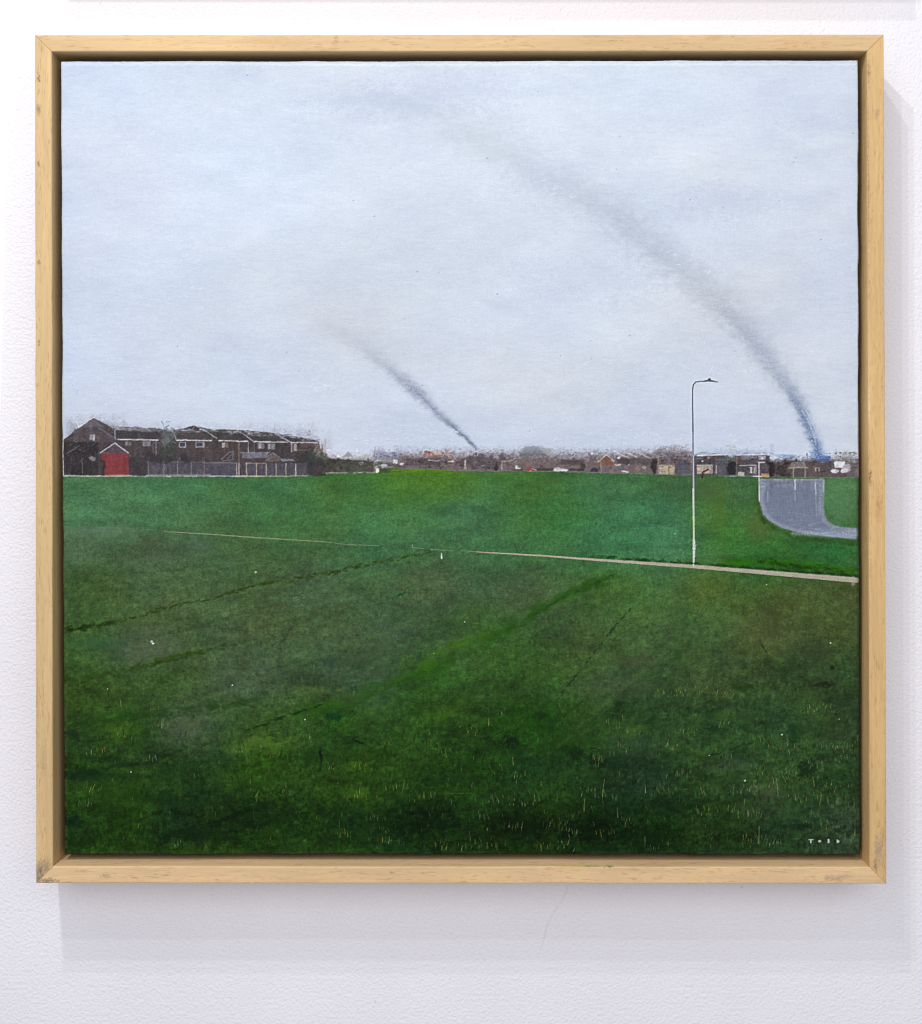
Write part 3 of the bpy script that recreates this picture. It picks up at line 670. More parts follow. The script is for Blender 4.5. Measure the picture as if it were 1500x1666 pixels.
# goal frame, cars and houses
tl([(816.5,765.5),(816.5,750.5),(833,750),(837,746)], 1.4, (206,190,166)); tl([(828,752),(828,762)], 0.9, (160,130,110), 0.6); tl([(864,750),(864,760)], 0.9, (170,140,120), 0.7); box(848,751,862,758,(140,104,94), al=0.7, jit=0.1, soft=2)
box(839,757,842,763,(206,210,222), soft=0.8); box(839,761,847,763.5,(226,228,232), soft=0.8)
box(834,763.5,850,766,(40,52,22), al=0.7, soft=2); box(872,762,900,766,(34,44,18), al=0.7, soft=2); box(926,762,950,766,(30,36,22), al=0.7, soft=2)
mC = motif('painted_car'); poly([(854.5,764.5),(857,760),(862,758.5),(867,761),(872,763.5),(871,765.5),(856,766.5)], (152,62,58), mid=mC, soft=1); tl([(865,762),(872,765)], 1.4, (226,222,216), 0.8); blob(863,766,1.3,1.3,(196,150,120))
mC = motif('painted_car.001'); poly([(900,765),(904,761.5),(910,760.5),(917,762),(925,764.5),(922,767.2),(904,767.2)], (222,226,222), mid=mC, soft=1); box(905,762,916,763.5,(150,152,150), al=0.8, soft=0.8); line([(904,767),(922,767.3)], 0.9, (110,114,110), al=0.7)
mC = motif('painted_car.002'); poly([(960,766),(963,761),(970,760),(973,764),(972,767.5),(961,767.5)], (46,48,64), mid=mC, soft=1.2)
blob(866,737,20,9,(112,118,122), al=0.55, rag=0.6, jit=0.1); poly([(880,729),(895,730),(903,740),(892,742),(885,737)], (166,164,164), al=0.75, soft=2, rough=0.2)
poly([(904,740),(926,741),(932,745),(918,747),(905,745)], (138,140,154), al=0.8, soft=1.5); tl([(928,746),(938,737),(944,743)], 1.3, (196,192,196)); box(912,748,950,756,(66,46,42), al=0.6, jit=0.12, soft=2)
blob(963,738,2,1.4,(236,238,244)); box(936,756,941,763,(120,104,92), al=0.7); box(945,755,952,762,(52,48,40), al=0.8, soft=1.5)
poly([(973,752),(987,739),(999,751),(997,757),(978,757)], (132,86,64), mid=mS, jit=0.08, soft=1); tl([(973,752),(987,739.5),(999,751)], 1.5, (224,218,214)); tl([(977.5,740),(977.5,770)], 1.2, (176,150,118), 0.9); tl([(996,733),(996,746)], 1.6, (150,156,180), 0.5)
tl([(1000,734),(1011,740),(1024,746)], 1.7, (222,222,224)); tl([(1016,735),(1036,744.5)], 1.4, (214,212,214)); tl([(1030,733.5),(1045,740),(1060,746)], 1.3, (206,200,198))
poly([(1003,742),(1024,748),(1024,756),(1003,753)], (52,46,48), al=0.6, jit=0.15, soft=2); blob(1007,745,2.5,2,(214,218,226)); tl([(1001,756.5),(1009,756)], 2.0, (222,224,222)); tl([(1012,766.5),(1022,768)], 2.6, (224,226,224)); blob(1023,756,1.2,1.2,(214,210,206)); blob(1048,760,4,3,(196,186,166), al=0.85, rag=0.3); blob(1036,763,5,4,(150,124,96), al=0.7, rag=0.4); box(1014,746,1060,756,(60,56,60), al=0.5, soft=3, jit=0.1)
blob(1064,758,5,13,(30,26,26), al=0.85, rag=0.4); tl([(1071,746),(1071,771)], 1.2, (190,164,130), 0.85); box(1072.5,756,1098,772,(186,168,138), jit=0.06, soft=1.1, mid=mS); speck(1074,757,1097,771,40,[(214,204,186),(150,122,90),(128,100,76)], (0.3, 0.7)); line([(1088,756),(1088,772)], 2.2, (140,108,78), al=0.7, soft=1.4)
box(1077,741,1122,748,(118,116,126), al=0.75, jit=0.1, soft=1.5); box(1098,749,1123,772,(82,83,98), al=0.9, jit=0.08, soft=1.4, mid=mS); speck(1074,741,1126,756,90,[(46,40,44),(120,100,96)])
# east terrace
fuzz(1128,1256,727,742,(150,164,190),0.7)
box(1129,741,1253,774,(80,72,77), mid=mN, jit=0.14, soft=1.4)
w = win(1250,742,1398,780); x, y = GX[w], GY[w]
a = np.clip((y-748-RAG[w]*3)/5+0.5, 0, 1)*np.clip((hy[w]-y)/1.2+0.5, 0, 1)*np.clip((x-1250)/3, 0, 1)*(1-0.35*np.clip((x-1375)/20, 0, 1))
put(w, (a*0.95).astype(np.float32), (86,71,68), mN)
speck(1129,744,1396,775,700,[(44,38,42),(92,80,84),(120,108,108),(34,30,34)], (0.2, 0.6))
def nl(pts, wd=1.4, c=(212,214,216), al=0.92): line(pts, wd, c, al=al, soft=0.8, mid=mN, rel=0.5, rough=0.1)
nl([(1135,741.5),(1183,739.5)], 2.0); nl([(1199,740),(1252,738.5)], 2.0)
box(1134,757,1157,771,(176,160,140), jit=0.08, soft=1.1); speck(1135,758,1156,770,22,[(206,196,182),(140,110,88)]); nl([(1134,757),(1158,756.5)], 1.2); nl([(1158.5,756.5),(1158.5,770)], 1.6, (206,204,200)); nl([(1165.5,757),(1165.5,770)], 1.5, (206,204,200))
box(1167,746,1182,771,(86,88,100), al=0.8, jit=0.08, soft=1.5); blob(1143,750,1.6,1.4,(222,220,214)); blob(1153,745,1.4,1.2,(190,186,190)); nl([(1165,748),(1178,748)], 1.0, (150,148,156), 0.6)
for k in range(60):
    x, y = rng.normal(1191, 4), rng.uniform(725, 752)
    blob(x, y, rng.uniform(1, 3), rng.uniform(1, 3), np.array((192, 203, 208))*(1+rng.normal(0, 0.06)) if y < 740 else (120, 136, 132), al=rng.uniform(0.3, 0.7), rag=0.4)
blob(1190,762,7,12,(26,28,26), al=0.95, rag=0.4, mid=mH); nl([(1199,741),(1199,772)], 1.2, (160,136,112), 0.7)
box(1206,742.5,1218,748,(122,124,122), soft=1); box(1234,742,1246,748,(168,170,172), al=0.8, soft=1, jit=0.1); blob(1240,745.5,2,1.8,(232,232,232))
nl([(1203,757.5),(1230,757)], 1.6, (200,198,198)); nl([(1230,757),(1230,771)], 1.3, (190,184,180)); box(1220,760,1224,770,(196,202,214), soft=0.9); box(1226,760,1228.5,770,(170,172,180), soft=0.9); box(1201,768,1211,774,(190,186,178), soft=1); box(1239,770.5,1251.5,776,(196,154,112), soft=1, jit=0.06)
blob(1256,763,5,13,(24,22,22), al=0.9, rag=0.4, mid=mH); blob(1273,764,13,12,(52,46,42), al=0.8, rag=0.6, jit=0.15, mid=mH); speck(1262,750,1286,776,60,[(96,88,70),(30,28,26)])
box(1253,722,1259,741,(176,190,212), al=0.65, soft=2.5, rough=0.3); poly([(1262,739),(1297,740),(1292,745.5),(1268,746)], (152,178,216), al=0.9, soft=1.6); nl([(1264,739),(1274,744)], 1.0, (214,226,242), 0.7)
poly([(1288,752),(1309,751),(1313,761),(1284,761)], (128,120,116), jit=0.07, soft=1.2); nl([(1283,761.5),(1315,761)], 1.5, (196,182,150)); nl([(1291,762),(1291,777)], 1.5, (190,172,136)); nl([(1310,762),(1310,777)], 1.5, (190,172,136)); box(1293,763,1308,776,(84,80,84), al=0.8, jit=0.08)
nl([(1313,738),(1314,750),(1317,763)], 1.8, (92,80,76), 0.9); nl([(1307,742),(1307,750)], 2.2, (150,150,158), 0.6)
poly([(1323,742),(1352,742),(1350,751),(1328,751)], (68,94,152), al=0.9, soft=2, jit=0.1); speck(1318,735,1352,745,40,[(110,140,196),(150,176,220)])
box(1326,760.5,1334,767,(166,160,160), al=0.85, soft=1); box(1328.5,762,1331.5,767,(70,56,56), soft=0.8); nl([(1318,772),(1370,770)], 1.2, (128,92,74), 0.7)
fuzz(1352,1396,730,752,(140,134,130),0.8); speck(1360,736,1394,752,80,[(120,116,100),(96,90,84),(206,212,222)])
mV = motif('painted_van'); poly([(1357,752),(1361,750.5),(1374,751),(1375,761.5),(1358,761.5)], (228,230,236), mid=mV, soft=1.1, rel=0.5); blob(1379,761,6,6.5,(186,180,186), al=0.9, rag=0.15); blob(1358,766.5,6.5,3.2,(222,222,222), rag=0.15); blob(1374,766,5.5,4,(222,224,228), rag=0.15)
box(1384,752,1393,776,(100,92,100), al=0.5, soft=4)
nl([(1130,773.5),(1180,774)], 1.2, (66,92,66), 0.7)
line([(1143,771),(1144,768),(1148,766),(1152,764)], 3, (52,34,28), al=0.9, soft=1.2); line([(1142,777),(1145,771)], 2.4, (44,36,34), al=0.9, soft=1)   # walker at the field edge
for k in range(200):
    x = rng.uniform(1129, 1395); y = 739.5+rng.normal(0, 2.2)+(6 if x > 1262 else 0)
    line([(x, y), (x+rng.uniform(2, 8), y+rng.normal(0, 0.5))], rng.uniform(0.8, 2), (176, 188, 212) if rng.random() < 0.65 else (112, 112, 124), al=rng.uniform(0.2, 0.65), soft=1)
nl([(1135,741.5),(1183,739.5)], 1.8, (232,234,238)); nl([(1199,740),(1252,738.5)], 1.8, (232,234,238))
# near lamp and far lamp
mL = motif('painted_lamp_post')
line([(1235.5,815),(1235,782),(1235,753)], [1.6,1.8,1.8], (214,216,220), soft=0.8, mid=mL, rel=0.6, rough=0.1); line([(1234.5,752.5),(1244,752.5)], 1.8, (228,228,228), soft=0.8, mid=mL, rel=0.6)
mL = motif('painted_lamp_post.001')
def lamp(pts, wd, c): line(pts, wd, c, soft=0.8, mid=mL, rel=0.6, jit=0.05)
lamp([(1127.5,706),(1127,660),(1127,634),(1128,626),(1132,621.5),(1140,620.3),(1150,620)], [2.6,2.3,2.2,2.1,2.0,1.8,1.8], (94,104,130))
lamp([(1145,620),(1152,619),(1160,620),(1168,621.3)], [1.6,3.2,2.8,1.0], (78,90,112)); blob(1154.5,617,2.4,1.6,(66,76,96), mid=mL)
lamp([(1127.5,704),(1127.8,745)], [2.6,2.8], (138,146,168)); lamp([(1127.8,742),(1128.2,800)], [2.9,3.2], (176,180,186)); lamp([(1126.6,742),(1127,800)], 0.9, (112,112,116))
lamp([(1128.2,796),(1128.6,845)], [3.0,3.0], (192,208,186)); lamp([(1128.6,840),(1128.8,882)], [2.8,2.8], (190,220,170)); lamp([(1128.8,878),(1128.8,900),(1128,921)], [3.4,3.7,2.4], (194,212,196)); lamp([(1126.8,882),(1126.8,918)], 0.9, (120,132,112))
for k in range(22): blob(1129.4+rng.normal(0, 1.2), rng.uniform(878, 912), 1.0, 1.5, (214, 226, 216), al=0.5, rel=0.6)
blob(1131,916,6,2.5,(34,70,24), al=0.6, rag=0.5)

# ------------------------------------------------------------------ blades, daisies, signature
def blade(x, y, L, c, lean=0.0, wd=1.0, al=0.8):
    line([(x, y), (x+lean*L*0.5, y-L*0.55), (x+lean*L, y-L)], [wd, wd*0.9, wd*0.45], c, al=al, soft=0.8, rel=0.55)
YL = [(176,166,84),(164,170,96),(190,176,78),(140,150,70),(172,182,132)]
PL = [(150,164,118),(132,150,110),(172,184,150)]
CLU = [(820,1160,5),(765,1190,8),(700,1215,6),(720,1225,9),(810,1250,7),(850,1265,9),(800,1305,12),(845,1310,12),(790,1330,10),(835,1350,10),(905,1345,12),(935,1355,10),(990,1300,10),(975,1240,8),(1015,1220,7),(590,1250,9),(610,1335,10),(560,1360,6),(640,1370,10),
       (540,1250,6),(500,1200,6),(450,1230,6),(390,1220,8),(350,1110,4),(265,1175,5),(155,1225,12),(150,1285,8),(200,1200,6),(145,1310,8),(290,1375,8),(250,1165,4),(1095,1130,16),(1130,1125,16),(1180,1130,12),(1160,1115,10),(1310,1155,18),(1330,1152,14),(1180,1180,9),(1240,1205,8),
       (1285,1215,10),(1340,1215,14),(1375,1215,12),(1378,1235,12),(1330,1245,9),(1230,1260,10),(1265,1270,10),(1240,1285,16),(1210,1285,14),(1155,1290,12),(1145,1320,12),(1210,1320,16),(1225,1328,14),(1300,1300,10),(1340,1300,10),(1370,1310,12),(1350,1280,10),(1225,1368,12),(1250,1372,12),(1320,1335,8),(1345,1345,8),
       (1080,1290,10),(1110,1260,10),(1020,1340,8),(985,1355,8),(880,1300,9),(885,1380,8),(720,1378,8),(800,1378,12),(760,1380,8),(920,1380,10),(1060,1380,8),(690,1300,9),(650,1285,10),(580,1300,8),(1000,1180,8),(1030,1195,8),(1120,1190,9),(1090,1215,10),(470,1290,6),(410,1300,6),(250,1240,6),(1290,1260,9),(960,1290,8),(1180,1235,8)]
for cx, cy, n in CLU:
    a0 = rng.normal(0, 0.12); pal = YL if rng.random() < 0.7 else PL
    small = 0.55 if cy < 1165 else (0.8 if cy < 1260 else 1.0)
    for k in range(n):
        x = cx+(k-n/2)*rng.uniform(2.2, 4.2)+rng.normal(0, 3); y = cy+rng.normal(0, 4.5)
        if not (106 < x < 1396 and y < 1386): continue
        blade(x, y, small*rng.uniform(3, 11), pal[rng.integers(len(pal))], a0+rng.normal(0, 0.14), rng.uniform(0.5, 0.95), rng.uniform(0.2, 0.65))
for k in range(900):
    y = 1110+275*rng.random()**0.75; x = rng.uniform(107, 1395)
    if x < 620 and rng.random() < 0.45: continue
    pal = YL if rng.random() < 0.6 else PL
    blade(x, y, rng.uniform(3, 9)*(0.6+0.5*(y-1110)/275), np.array(pal[rng.integers(len(pal))])*rng.uniform(0.55, 1.0), rng.normal(0, 0.22), rng.uniform(0.5, 0.9), rng.uniform(0.15, 0.55))
for x, y, L in ((980,1296,30),(1234,1372,28),(1005,1330,16),(950,1320,20),(263,1185,18),(197,1150,14),(795,1180,12),(835,1245,13),(1325,1280,16),(1265,1290,24),(1395,1205,10),(1050,1290,14),(1390,1360,12)):
    blade(x, y, L, (150,158,104), rng.normal(0, 0.1), 0.95, 0.7)
for x, y, r in ((416,931,2.7),(247,1044,3.6),(756,1012,1.5),(1351,1046,2.2),(378,1115,1.9),(1212,1270,2.0),(1272,1195,1.8),(1098,868,1.6),(1247,951,1.5),(496,1171,1.3),(213,1256,1.2),(1154,1229,1.1),(1365,1170,1.2),(175,1121,1.0),(706,1063,1.1)):
    blob(x, y, r*0.72, r*0.62, (190,204,188), al=0.85, rag=0.25, rel=0.6)
blob(249,1047,2,1.6,(200,212,204)); line([(718,900),(718.5,908)], [1.0,3.0], (206,222,206), soft=0.8, rel=0.6); line([(717,908),(704,940)], 1.0, (50,80,50), al=0.6)
mG = motif('signature'); SG = (178,196,182)
line([(1315.6,1366),(1322.4,1366)], 1.6, SG, soft=0.7, mid=mG, rel=0.9); line([(1319,1366),(1319,1370.6)], 2.0, SG, soft=0.7, mid=mG, rel=0.9)
blob(1333.3,1368.5,2.5,1.8,SG, mid=mG, rel=0.9); blob(1332.8,1367.6,0.6,0.5,(120,150,124), al=0.7)
line([(1347.6,1365.8),(1347.6,1370.6)], 2.4, SG, soft=0.7, mid=mG, rel=0.9); line([(1348.6,1366),(1349.2,1370)], 1.6, SG, al=0.9, soft=0.7, mid=mG)
poly([(1360.5,1371),(1361.4,1365),(1366,1369.5),(1364,1371)], SG, soft=0.8, mid=mG, rel=0.9); blob(1363.4,1368.5,2.2,1.8,SG, mid=mG, rel=0.9)
# the brush wobbles: nothing in the far houses is ruler straight, and the paint is mottled there
hz = np.clip((GY-660)/12, 0, 1)*np.clip((800-GY)/12, 0, 1)
ju, iu = np.meshgrid(np.arange(NY), np.arange(NX), indexing='ij')
dx = (vnoise(7, 5, 2, 0.6, 81)*0.8+vnoise(3, 3, 1, 0.5, 82)*0.5)*(0.35+0.65*hz); dy = (vnoise(9, 6, 2, 0.6, 83)*0.7+vnoise(3, 3, 1, 0.5, 84)*0.45)*(0.35+0.65*hz)
dx *= 0.55; dy *= 0.6
still = 1-0.85*np.exp(-((GX-1128)/9)**2)-0.7*np.exp(-((GX-1236)/6)**2); dx *= still; dy *= still
def warp(Z):
    fx = np.clip(iu+dx, 0, NX-1.01); fy = np.clip(ju+dy, 0, NY-1.01)
    a, b = fx.astype(int), fy.astype(int); tx, ty = fx-a, fy-b
    if Z.ndim == 3: tx, ty = tx[..., None], ty[..., None]
    return ((Z[b, a]*(1-tx)+Z[b, a+1]*tx)*(1-ty)+(Z[b+1, a]*(1-tx)+Z[b+1, a+1]*tx)*ty).astype(np.float32)
IMG = warp(IMG); REL = warp(REL)
bld = ~np.isin(PID, [0, 1, IDS['painted_path'], IDS['painted_lamp_post.001'], IDS['painted_smoke_plume'], IDS['painted_smoke_plume.001'], IDS['signature']])
bw_ = bld*hz
mott = vnoise(3.2, 2.6, 2, 0.7, 85); mot2 = vnoise(6, 14, 2, 0.6, 86)
IMG *= (1+bw_*(0.08*mott+0.08*mot2+0.04*GRIT))[..., None]
IMG += (bw_*0.19*(IMG.mean(-1) < 120))[..., None]*(np.array([118, 112, 118], np.float32)-IMG)
IMG += (bw_*vnoise(5, 4, 2, 0.6, 87))[..., None]*np.array([4, 0, -2], np.float32)
hm_ = IMG.mean(-1, keepdims=True); IMG += (bw_*0.20*(PID != IDS['painted_shed']))[..., None]*(hm_*np.array([1.0, 0.985, 1.02], np.float32)-IMG)
# light scumble dragged over the houses, then sky paint cutting back into the roofs
sc_ = np.clip(vnoise(4, 2.2, 2, 0.7, 88)-0.55, 0, 1)*bw_
IMG += (sc_*0.28)[..., None]*(np.array([168, 160, 164], np.float32)-IMG)
# turn of the canvas at the foot and the sides: chalky scuffing, warm ground showing
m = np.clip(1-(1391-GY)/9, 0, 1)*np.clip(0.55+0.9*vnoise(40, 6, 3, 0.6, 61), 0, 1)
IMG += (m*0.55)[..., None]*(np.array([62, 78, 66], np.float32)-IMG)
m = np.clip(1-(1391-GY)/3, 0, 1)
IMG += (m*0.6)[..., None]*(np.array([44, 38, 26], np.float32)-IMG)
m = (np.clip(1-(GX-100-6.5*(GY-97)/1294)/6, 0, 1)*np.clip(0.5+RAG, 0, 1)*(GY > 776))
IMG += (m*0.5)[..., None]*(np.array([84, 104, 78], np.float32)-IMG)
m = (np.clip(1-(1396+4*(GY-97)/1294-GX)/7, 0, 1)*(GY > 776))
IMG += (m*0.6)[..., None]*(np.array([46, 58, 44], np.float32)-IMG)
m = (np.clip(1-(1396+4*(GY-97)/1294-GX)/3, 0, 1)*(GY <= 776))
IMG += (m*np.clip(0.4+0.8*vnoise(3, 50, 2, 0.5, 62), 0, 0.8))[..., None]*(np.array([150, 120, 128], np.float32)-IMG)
# the weave showing through thin paint
weave = vnoise(1.6, 9, 1, 0.5, 63)*0.5+vnoise(9, 1.6, 1, 0.5, 64)*0.5
IMG *= (1+weave*(0.007+0.028*am))[..., None]
def soft(Z, r):
    k = np.exp(-0.5*(np.arange(-4, 5)/r)**2); k /= k.sum()
    P = np.pad(Z, ((4, 4), (4, 4), (0, 0)), mode='edge')
    A = sum(k[i]*P[i:i+NY] for i in range(9))
    return sum(k[i]*A[:, i:i+NX] for i in range(9)).astype(np.float32)
IMG = IMG+(0.75-0.4*bw_)[..., None]*(IMG-soft(IMG, 1.5))        # crisp ridges between strokes
IMG = np.clip(IMG, 3, 248)
EXPO = np.array([1.20, 1.20, 1.20], np.float32)
PIG = np.clip(lin(IMG)/EXPO, 0.0012, 0.92)

# ------------------------------------------------------------------ build the framed painting
def tag(o, label=None, cat=None, group=None, kind=None):
    if label: o['label'] = label
    if cat: o['category'] = cat
    if group: o['group'] = group
    if kind: o['kind'] = kind

TILT = 0.0078
YC = YF+0.0052                                    # face of the canvas
bx_, by_, bz_ = world(749, 1437, YF)
root = bpy.data.objects.new('framed_painting', None); link(root)
BASE = np.array([bx_, 0.0, bz_]); root.location = BASE
tag(root, 'square wood framed painting of a green field with houses and smoke under pale sky', 'painting', group='framed paintings on the white wall')

# canvas front: one sheet, split along the edges of the painted motifs
wx, wy, wz = world(GX, GY, YC+TILT*vv)
R = 0.0021
ex = np.minimum(uu, 1-uu)*0.648; ey = np.minimum(vv, 1-vv)*0.646
def roll(e):
    t = np.clip(1-e/R, 0, 1); return R*(1-np.sqrt(np.clip(1-t*t, 0, 1)))
wyd = YC+TILT*vv+np.minimum(roll(ex)+roll(ey), R)+vnoise(300, 300, 2, 0.5, 71)*0.0004
en = vnoise(5, 5, 3, 0.7, 72)*0.00012+vnoise(60, 60, 2, 0.5, 73)*0.0004      # the hand-stretched edge is not quite straight
ed = np.exp(-ex/0.003); wx = wx+np.where(uu < 0.5, 1, -1)*ed*en
ed = np.exp(-ey/0.003); wz = wz+np.where(vv < 0.5, -1, 1)*ed*en
VERT = np.stack([wx, wyd, wz], -1).reshape(-1, 3)-BASE
idx = np.arange(NX*NY).reshape(NY, NX)
QUAD = np.stack([idx[1:, :-1], idx[1:, 1:], idx[:-1, 1:], idx[:-1, :-1]], -1).reshape(-1, 4)
fid = PID[:-1, :-1].reshape(-1)
PIGF = np.concatenate([PIG.reshape(-1, 3), np.ones((NX*NY, 1), np.float32)], 1)
RELF = REL.reshape(-1)+0.12*FINE.reshape(-1)

# stretched canvas: sides and back
def ring():
    t = [(0, i) for i in range(0, NX, 13)]+[(j, NX-1) for j in range(0, NY, 13)]+[(NY-1, i) for i in range(NX-1, -1, -13)]+[(j, 0) for j in range(NY-1, -1, -13)]
    out = []
    for p in t:
        if not out or out[-1] != p: out.append(p)
    return out[:-1] if out[0] == out[-1] else out
rg = ring(); n = len(rg)
fr = np.array([VERT[idx[j, i]] for j, i in rg]); bk = fr.copy(); bk[:, 1] += 0.0195
cv = np.concatenate([fr, bk]); fq = np.array([(k, (k+1) % n, n+(k+1) % n, n+k) for k in range(n)])
canvas = quad_mesh('canvas', cv, fq, M_PAINT, root)
cc = np.array([PIGF[idx[j, i]] for j, i in rg]); cc[:, :3] = cc[:, :3]*0.45+np.array([0.10, 0.085, 0.06])*0.4
set_col(canvas, 'pigment', np.concatenate([cc, cc])); set_float(canvas, 'relief', np.zeros(2*n))
LAB = {'painted_sky': 'pale blue grey painted sky', 'painted_field': 'dark green painted grass field', 'painted_road': 'blue grey painted road curving off to the right', 'painted_path': 'thin pale painted path across the grass',
       'painted_terrace': 'dark brown painted terrace of houses at the left', 'painted_terrace.001': 'dark painted houses along the horizon at the right', 'painted_shed': 'red painted shed with a grey gable',
       'painted_smoke_plume': 'short grey painted smoke plume near the middle', 'painted_smoke_plume.001': 'long grey painted smoke plume arching down to the right',
       'painted_car': 'small red painted car', 'painted_car.001': 'small white painted car', 'painted_car.002': 'small dark blue painted car',
       'painted_lamp_post': 'short white painted lamp post by the road', 'painted_lamp_post.001': 'tall thin painted lamp post beside the path', 'signature': 'four small white letters TOBB in the lower right corner'}
LAB['signature'] = 'four tiny white signature letters in the lower right corner'
for name, k in IDS.items():
    sel = np.nonzero(fid == k)[0]
    if len(sel) == 0: continue
    q = QUAD[sel]; un, inv = np.unique(q, return_inverse=True)
    o = quad_mesh(name.split('.')[0], VERT[un], inv.reshape(-1, 4), M_PAINT, canvas, smooth=True)
    set_col(o, 'pigment', PIGF[un]); set_float(o, 'relief', RELF[un])
    if name in LAB: o['label'] = LAB[name]

# frame: mitred rails
def rail(name, pa, pb, inw, parent, tone, seedv, stains, base):
    """rail from corner pa to corner pb (outer face corners, x/z world); inw = inward unit normal"""
    pa = np.array(pa); pb = np.array(pb); L = np.linalg.norm(pb-pa); dr = (pb-pa)/L
    Wd, Dp, r = 0.0137, 0.0445, 0.0009
    prof = []                                      # (n inward, d depth)
    for a in np.linspace(0, math.pi/2, 4): prof.append((r-r*math.sin(a), r-r*math.cos(a)) if False else (r-r*math.cos(a), r-r*math.sin(a)))
    for t in np.linspace(0, 1, 16)[1:-1]: prof.append((r+(Wd-2*r)*t, 0))
    for a in np.linspace(math.pi/2, 0, 4): prof.append((Wd-r+r*math.cos(a), r-r*math.sin(a)))
    for t in np.linspace(0, 1, 14)[1:]: prof.append((Wd, r+(Dp-r)*t))
    prof.append((0, Dp))
    for t in np.linspace(1, 0, 8)[1:-1]: prof.append((0, r+(Dp-r)*t))
    P = np.array(prof); m = len(P)
    seam = 0.00001
    ns = 1000
    t = np.linspace(0, 1, ns)
    V = np.zeros((ns, m, 3))
    for j in range(m):
        nn, d = P[j]
        xx = (nn+seam)+(L-2*(nn+seam))*t
        V[:, j, 0] = xx; V[:, j, 1] = nn; V[:, j, 2] = d
    # hand-finished edges: tiny waviness
    wv = np.interp(t, np.linspace(0, 1, 24), np.random.default_rng(seedv).normal(0, 0.00012, 24))
    V[:, :, 1] += wv[:, None]*np.sin(np.pi*t)[:, None]
    loc = V.reshape(-1, 3)
    ii = np.arange(ns*m).reshape(ns, m)
    jn = (np.arange(m)+1) % m
    q = np.stack([ii[:-1, :], ii[1:, :], ii[1:, jn], ii[:-1, jn]], -1).reshape(-1, 4)
    o = quad_mesh(name, loc, q, M_WOOD, parent, smooth=True)
    # end caps
    # local x along the rail, local y inward, local z into the depth
    from mathutils import Matrix
    ax = (dr[0], 0, dr[1]); ay = (inw[0], 0, inw[1]); az = (0, 1, 0)
    M = Matrix(((ax[0], ay[0], az[0], pa[0]-base[0]), (ax[1], ay[1], az[1], YF-base[1]), (ax[2], ay[2], az[2], pa[1]-base[2]), (0, 0, 0, 1)))
    o.matrix_local = M
    det = M.to_3x3().determinant()
    if det < 0:
        o.matrix_local = Matrix.Identity(4)
        loc2 = np.array([M @ __import__('mathutils').Vector(v) for v in [(0, 0, 0)]])
    # attributes
    X, N, Dd = loc[:, 0], loc[:, 1], loc[:, 2]
    tn = np.ones((len(loc), 4), np.float32); tn[:, :3] = lin(tone)/1.13
    st = np.zeros((len(loc), 4), np.float32)
    r2 = np.random.default_rng(seedv+50)
    def spot(x, nn, sx, sn, col, al, rag=0.5):
        d = np.hypot((X-x)/sx, (N+Dd*0.6-nn)/sn)
        k = np.clip(1.15-d+r2.normal(0, rag, len(X)), 0, 1)*al*(d < 1.6)
        up = k > st[:, 3]
        st[up, :3] = lin(col); st[up, 3] = k[up]
    for s in stains: spot(*s)
    for k in range(9):                              # small dents and specks
        spot(r2.uniform(0.01, L-0.01), r2.uniform(0.001, 0.013), r2.uniform(0.0006, 0.003), r2.uniform(0.0003, 0.0008), (110, 82, 58), r2.uniform(0.3, 0.7), 0.3)
    mit = np.minimum(X-N, (L-N)-X)                  # dark line of the mitre seam, drawn into the colour
    k = np.clip(1-mit/0.0007, 0, 1)*0.55*(Dd < 0.002); up = k > st[:, 3]
    st[up, :3] = lin((120, 88, 56)); st[up, 3] = k[up]
    set_col(o, 'tone', tn); set_col(o, 'stain', st)
    gs = o.data.attributes.new('grain_shift', 'FLOAT_VECTOR', 'POINT')
    gs.data.foreach_set('vector', np.tile(np.array([seedv*0.731, seedv*0.377, seedv*0.19], np.float32), len(loc)))
    return o

def ledge(name, x0, x1, z0, z1, y0, y1, wd, parent, base):
    """the recessed lip at the back of the tray frame"""
    A = [(x0, z0), (x1, z0), (x1, z1), (x0, z1)]; B = [(x0+wd, z0+wd), (x1-wd, z0+wd), (x1-wd, z1-wd), (x0+wd, z1-wd)]
    v = [(x-base[0], y-base[1], z-base[2]) for y in (y0, y1) for P in (A, B) for x, z in P]
    f = []
    for k in range(4):
        k2 = (k+1) % 4
        f += [(k, k2, 4+k2, 4+k), (8+k, 12+k, 12+k2, 8+k2), (4+k, 4+k2, 12+k2, 12+k), (k, 8+k, 8+k2, k2)]
    o = mesh_obj(name, v, f, M_WOOD, parent)
    nv = len(v)
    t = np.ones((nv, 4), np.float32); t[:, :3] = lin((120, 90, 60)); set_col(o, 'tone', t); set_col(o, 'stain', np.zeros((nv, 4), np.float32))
    gs = o.data.attributes.new('grain_shift', 'FLOAT_VECTOR', 'POINT'); gs.data.foreach_set('vector', np.zeros(nv*3, np.float32))
    return o

def frame(parent, c, base, sd, tones, stains):
    TL, TR, BR, BL = c
    xs = [p[0] for p in c]; zs = [p[1] for p in c]
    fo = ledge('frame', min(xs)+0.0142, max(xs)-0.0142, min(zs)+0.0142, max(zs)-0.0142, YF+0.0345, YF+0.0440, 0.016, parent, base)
    def inward(a, b):
        d = np.array(b)-np.array(a); d = d/np.linalg.norm(d); return (d[1], -d[0])
    # clockwise round the frame seen from the room: inward normal is to the right
    rail('frame_rail', TL, TR, inward(TL, TR), fo, tones[0], sd+1, stains[0], base)
    rail('frame_rail', TR, BR, inward(TR, BR), fo, tones[1], sd+2, stains[1], base)
    rail('frame_rail', BR, BL, inward(BR, BL), fo, tones[2], sd+3, stains[2], base)
    rail('frame_rail', BL, TL, inward(BL, TL), fo, tones[3], sd+4, stains[3], base)
    return fo

